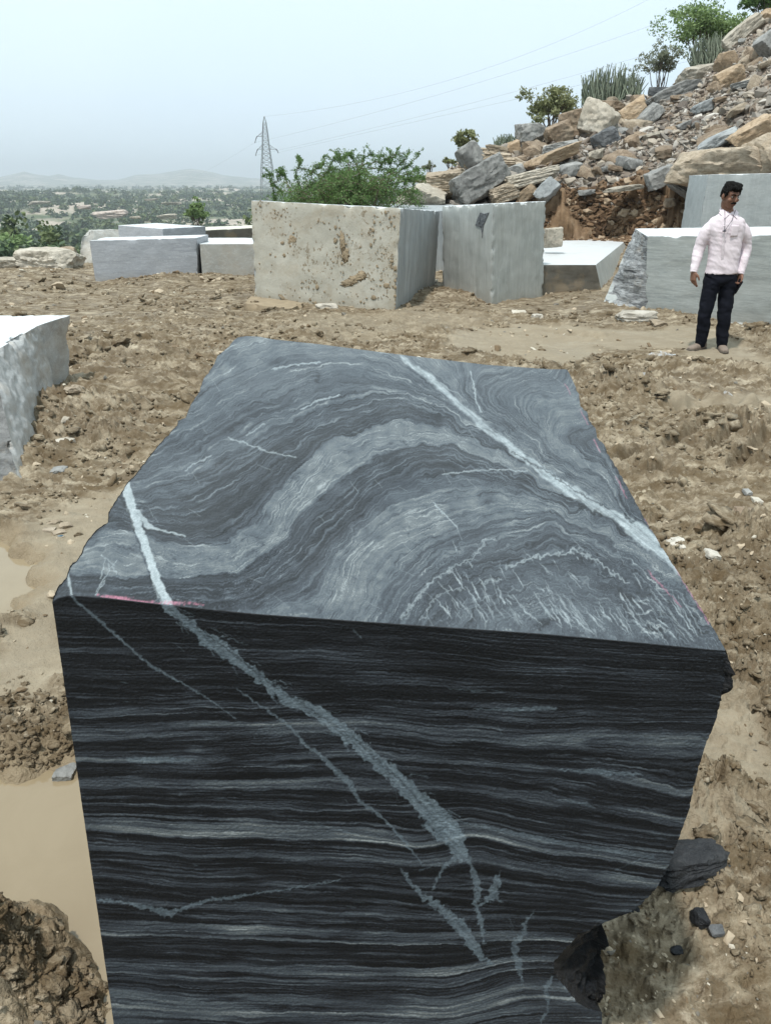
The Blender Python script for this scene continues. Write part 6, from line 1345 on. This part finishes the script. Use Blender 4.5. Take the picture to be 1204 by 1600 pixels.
def hand(M_, W_, down, fw, thumb_dir, curl, flen=1.):
    """palm and five fingers; down = wrist to knuckles, fw = the way the palm faces, thumb_dir = across towards the thumb"""
    down = np.array(down, float); down /= np.linalg.norm(down); fw = np.array(fw, float); fw -= down*(down@fw); fw /= np.linalg.norm(fw); ac = np.array(thumb_dir, float); ac -= down*(down@ac)+fw*(fw@ac); ac /= np.linalg.norm(ac)
    P0 = np.array(W_); loft(M_, [P0-down*.02, P0+down*.02, P0+down*.055, P0+down*.092], [.024, .033, .041, .040], [.020, .018, .016, .013], ac, 14, 2.6)
    for k, (ox, L_) in enumerate(((.030, .070), (.0105, .080), (-.0095, .074), (-.029, .058))):
        base_ = P0+down*.085+ac*ox; c_ = curl[k]; q = base_-down*.012; P_ = [q]; an = c_*.35
        for j, fl in enumerate((.45, .32, .27)):
            an += c_*(.8 if j else .5); q = q+(down*math.cos(an)+fw*math.sin(an)+ac*.05*(1-k)*.5)*L_*fl*1.18*flen; P_.append(q)
        loft(M_, P_, [.0095, .0088, .0080, .0062], [.0095, .0088, .0078, .006], ac, 10)
    b0_ = P0+down*.022+ac*.026; P_ = [b0_, b0_+ac*.022+down*.022+fw*.010, b0_+ac*.032+down*.048+fw*.020, b0_+ac*.030+down*.070+fw*.026]; loft(M_, P_, [.015, .012, .0098, .007], [.014, .012, .0095, .007], fw, 10)
hand(m, WR, [.03, -.12, -1], [.9, .35, 0], [.35, -.9, 0], [.28, .34, .42, .5])
hand(m, WL, [-.05, -.12, -1], [-.85, -.25, 0], [-.3, -.9, 0], [.9, 1.0, 1.05, 1.1])
HR, HL = J(1113, 434), J(1137, 433); KR, KL = J(1101, 488, -.03), J(1131, 490, -.05); AR, AL = J(1093, 541, .02), J(1126, 543, -.03)
for h_, k_, a_ in ((HR, KR, AR), (HL, KL, AL)): loft(m, [h_+[0, 0, .03], (h_+k_)/2, k_, (k_+a_)/2, a_, a_-[0, 0, .03]], [.06, .056, .046, .042, .034, .034], [.065, .062, .05, .046, .038, .04])
loft(m, [AR+[0, .02, -.015], AR+[-.05, -.03, -.035], AR+[-.12, -.08, -.045]], [.034, .034, .022], [.03, .024, .014]); loft(m, [AL+[0, .02, -.015], AL+[.0, -.06, -.035], AL+[0, -.13, -.045]], [.034, .036, .024], [.03, .024, .014])
obj('body', fuse(m, 'body', (SKIN,), .0042, 2), man)
# hair: a cap with a swept quiff
def hairpost(V, Nn): return V+Nn*(.006*fbm3((V-HC)@RH*np.array([60, 22, 60]), 3, 5))[:, None]
m = MG(); V, F = ico(4); L_ = V*np.array([.080, .102, .096])+[0, -.016, .030]; keepv = (L_[:, 2] > .030+.45*np.maximum(L_[:, 1], 0)*.7) | ((L_[:, 1] < -.03) & (L_[:, 2] > -.055)); F2 = F[keepv[F].all(1)]
Li = L_*.88; m.add(L_@RH.T+HC, F2); m.add(Li@RH.T+HC, F2[:, ::-1])
ball(m, Hd(.0, .062, .088), (.058, .040, .028), RH); ball(m, Hd(-.02, .02, .108), (.055, .06, .022), RH); ball(m, Hd(.0, -.03, .085), (.068, .07, .045), RH); ball(m, Hd(0, -.075, .01), (.058, .036, .062), RH)
for s_ in (-1, 1): ball(m, Hd(s_*.068, .016, .042), (.014, .038, .036), RH); ball(m, Hd(s_*.070, -.03, .02), (.016, .034, .05), RH); ball(m, Hd(s_*.074, .022, .006), (.006, .008, .022), RH)
m2 = MG(); 
for V_, F_ in zip([v for v in m.V[2:]], m.T[2:]): pass
mm = MG(); off_ = 0
for i_, V_ in enumerate(m.V[2:]): mm.add(V_, m.T[i_+2]-sum(len(q) for q in m.V[:i_+2]))
ball(mm, Hd(0, -.016, .040), (.078, .094, .082), RH)
def hp(V, Nn):
    L = (V-HC)@RH; cut = (L[:, 1] > .045) & (L[:, 2] < .055); V = V.copy(); V[cut] -= Nn[cut]*.03; return hairpost(V, Nn)
obj('hair', fuse(mm, 'hair', (HAIR,), .0042, 1, hp), man)
EYE = simple('eye', (.45, .43, .40), .3, .05); IR = simple('iris', (.015, .01, .008), .2, .1)
for s_ in (-1, 1):
    m = MG(); ball(m, Hd(s_*.031, .078, .012), (.0135, .008, .0062), RH, 2); e_ = obj('eye', m.me('eye', (EYE,), True), man)
    m = MG(); ball(m, Hd(s_*.031, .0845, .012), (.0060, .003, .0058), RH, 2); obj('iris', m.me('iris', (IR,), True), e_)
    m = MG(); loft(m, [Hd(s_*.012, .094, .030), Hd(s_*.032, .090, .037), Hd(s_*.052, .074, .031)], [.0045, .006, .003], [.004, .005, .003], upv, 8); obj('eyebrow', m.me('eyebrow', (HAIR,), True), man)
m = MG(); loft(m, [Hd(-.030, .080, -.052), Hd(-.014, .097, -.042), Hd(0, .101, -.040), Hd(.014, .097, -.042), Hd(.030, .080, -.052)], [.004, .008, .0075, .008, .004], [.004, .007, .007, .007, .004], upv, 10); obj('moustache', m.me('moustache', (HAIR,), True), man)
m = MG(); loft(m, [Hd(-.020, .090, -.061), Hd(0, .100, -.060), Hd(.020, .090, -.061)], [.003, .006, .003], [.003, .005, .003], upv, 8); obj('lips', m.me('lips', (simple('lip_skin', (.13, .05, .04), .5),), True), man)
# shirt
def cloth(fr, am, pull):
    def f(V, Nn):
        d = am*fbm3(V*np.array(fr)+np.array([0, 0, 1])*(V[:, :1]*pull), 4, 6)+am*.8*(1-2*np.abs(fbm3(V*np.array(fr)*.8+V[:, 2:3]*[pull*.6, 0, 0]+7, 3, 12))); return V+Nn*d[:, None]
    return f
m = MG(); tor = [J(1136, 332, .02), J(1135.5, 337, .022), J(1134.5, 344, .02), J(1133.5, 356, .015), J(1132, 380, .01), J(1130, 398), J(1127, 415), J(1125.5, 427)]
loft(m, tor, [.062, .105, .165, .178, .160, .150, .154, .158], [.075, .085, .108, .122, .12, .114, .116, .118], pw=2.35, seg=28)
loft(m, [SR_+[.05, 0, -.012], SR_*.62+ER*.38, ER+[0, 0, 0], (ER+WR)/2, WR+(ER-WR)*.10, WR+(ER-WR)*.0], [.068, .063, .055, .048, .038, .035], [.068, .063, .056, .048, .036, .032]); loft(m, [SL_-[.05, 0, .012], SL_*.62+EL*.38, EL, (EL+WL)/2, WL+(EL-WL)*.10, WL], [.068, .063, .055, .048, .038, .035], [.068, .063, .056, .048, .036, .032])
sh = obj('shirt', fuse(m, 'shirt', (SHIRT,), .0075, 2, cloth((3.2, 3.2, 8), .0062, 10)), man)
m = MG()
for s_ in (-1, 1):                                   # collar leaves
    a_, b_, c_, d_ = NB+[s_*.058, -.012, .034], NB+[s_*.016, -.085, -.016], NB+[s_*.062, -.108, -.060], NB+[s_*.098, -.030, -.004]
    q = np.array([a_, b_, c_, d_]); m.add(np.concatenate([q, q+[0, .007, -.006]]), np.array([[0, 1, 2, 3], [7, 6, 5, 4], [0, 4, 5, 1], [1, 5, 6, 2], [2, 6, 7, 3], [3, 7, 4, 0]]))
t_ = np.linspace(-.9*np.pi/2, np.pi+.9*np.pi/2, 24); ring = np.array([NB+np.array([.062*math.cos(a), .012+.062*math.sin(a), .012+.022*math.sin(a)]) for a in t_]); m.tube(ring, .015, 8)
obj('collar', m.me('collar', (SHIRT,), False), sh)
zf_ = lambda py, dx=0: J(1131-(py-345)*.055+dx, py, -.125+.03*((py-362)/60)**2+(.02 if py < 352 else 0))
m = MG(); pts = [zf_(y) for y in np.linspace(352, 426, 12)]; loft(m, pts, [.014]*12, [.004]*12, (1, 0, 0), 8, 4); obj('button_placket', m.me('button_placket', (SHIRT,), True), sh)
m = MG(); c_ = J(1147, 360, -.112); loft(m, [c_+[0, 0, .045], c_, c_-[0, 0, .055]], [.042, .042, .04], [.006, .007, .006], (1, .25, 0), 12, 5); obj('chest_pocket', m.me('chest_pocket', (SHIRT,), True), sh)
for s_, W_, E_ in ((-1, WR, ER), (1, WL, EL)):
    m = MG(); dd = (E_-W_)/np.linalg.norm(E_-W_); loft(m, [W_-dd*.012, W_+dd*.02, W_+dd*.055], [.036, .038, .039], [.033, .035, .036], (1, 0, 0), 18); obj('cuff', m.me('cuff', (SHIRT,), True), sh)
m = MG(); CORD = simple('dark_cord', (.035, .04, .06), .6); k0, k1, k2 = NB+[-.05, -.045, .02], NB+[.055, -.05, .02], J(1131, 361, -.142); m.tube([k0, (k0+k2)/2+[-.006, -.025, 0], k2], .0026, 5); m.tube([k1, (k1+k2)/2+[.008, -.025, 0], k2], .0026, 5); ball(m, k2, (.022, .006, .007), None, 2)
obj('neck_cord', m.me('neck_cord', (CORD,), True), man)
# trousers and shoes
m = MG(); loft(m, [J(1125, 422, 0), J(1125, 430), J(1125, 437), J(1126, 443)], [.150, .155, .155, .09], [.108, .112, .115, .08], pw=2.4, seg=24)
for h_, k_, a_ in ((HR, KR, AR), (HL, KL, AL)):
    loft(m, [h_+[0, 0, .03], h_*.72+k_*.28, h_*.35+k_*.65, k_, (k_+a_)/2, a_*.9+k_*.1, a_+[0, 0, .012]], [.078, .079, .074, .066, .060, .053, .052], [.095, .092, .080, .070, .063, .058, .058], seg=22)
obj('trousers', fuse(m, 'trousers', (TROU,), .008, 2, cloth((6, 6, 11), .008, 4)), man)
def shoe(A_, d, L_=.20):
    d = np.array(d, float); d[2] = 0; d /= np.linalg.norm(d); sd_ = np.array([-d[1], d[0], 0]); g0 = A_.copy(); g0[2] = -.02; m = MG()
    loft(m, [g0-d*.07+[0, 0, .055], g0-d*.01+[0, 0, .055], g0+d*.06+[0, 0, .045], g0+d*.13+[0, 0, .035], g0+d*.172+[0, 0, .030]], [.030, .038, .043, .042, .022], [.034, .040, .034, .026, .016], sd_, 18, 2.4)
    loft(m, [g0+[0, 0, .05], A_+[0, 0, .03]], [.042, .042], [.045, .045], sd_, 14)
    s_ = obj('shoe', fuse(m, 'shoe', (SHOE,), .006, 1), man)
    m = MG(); loft(m, [g0-d*.078+[0, 0, .02], g0+[0, 0, .02], g0+d*.07+[0, 0, .02], g0+d*.14+[0, 0, .02], g0+d*.182+[0, 0, .021]], [.030, .039, .045, .043, .022], [.013]*5, sd_, 18, 3); obj('sole', m.me('sole', (SOLE,), True), s_)
    m = MG()
    for f_ in (.03, .055, .08): m.tube([g0+d*f_+sd_*.026+[0, 0, .070-f_*.2], g0+d*(f_+.008)+[0, 0, .088-f_*.25], g0+d*f_-sd_*.026+[0, 0, .070-f_*.2]], .0035, 5)
    obj('laces', m.me('laces', (SOLE,), True), s_)
shoe(AR, [-1, -.55, 0]); shoe(AL, [-.12, -1, 0])
# what he holds
ph = WL+np.array([-.022, -.035, -.125]); bm = bmesh.new(); bmesh.ops.create_cube(bm, size=1, matrix=Matrix.Diagonal((.012, .068, .145, 1))); bmesh.ops.bevel(bm, geom=bm.edges[:]+bm.verts[:], offset=.004, segments=2, affect='EDGES')
me = bpy.data.meshes.new('phone'); bm.to_mesh(me); bm.free(); me.materials.append(simple('black_glass', (.012, .012, .016), .15, .1, 5, .5)); o = obj('phone', me, loc=PB+ph); o.rotation_euler = (.45, .12, .3); tag(o, 'dark mobile phone held low in the left hand of the man', 'phone')
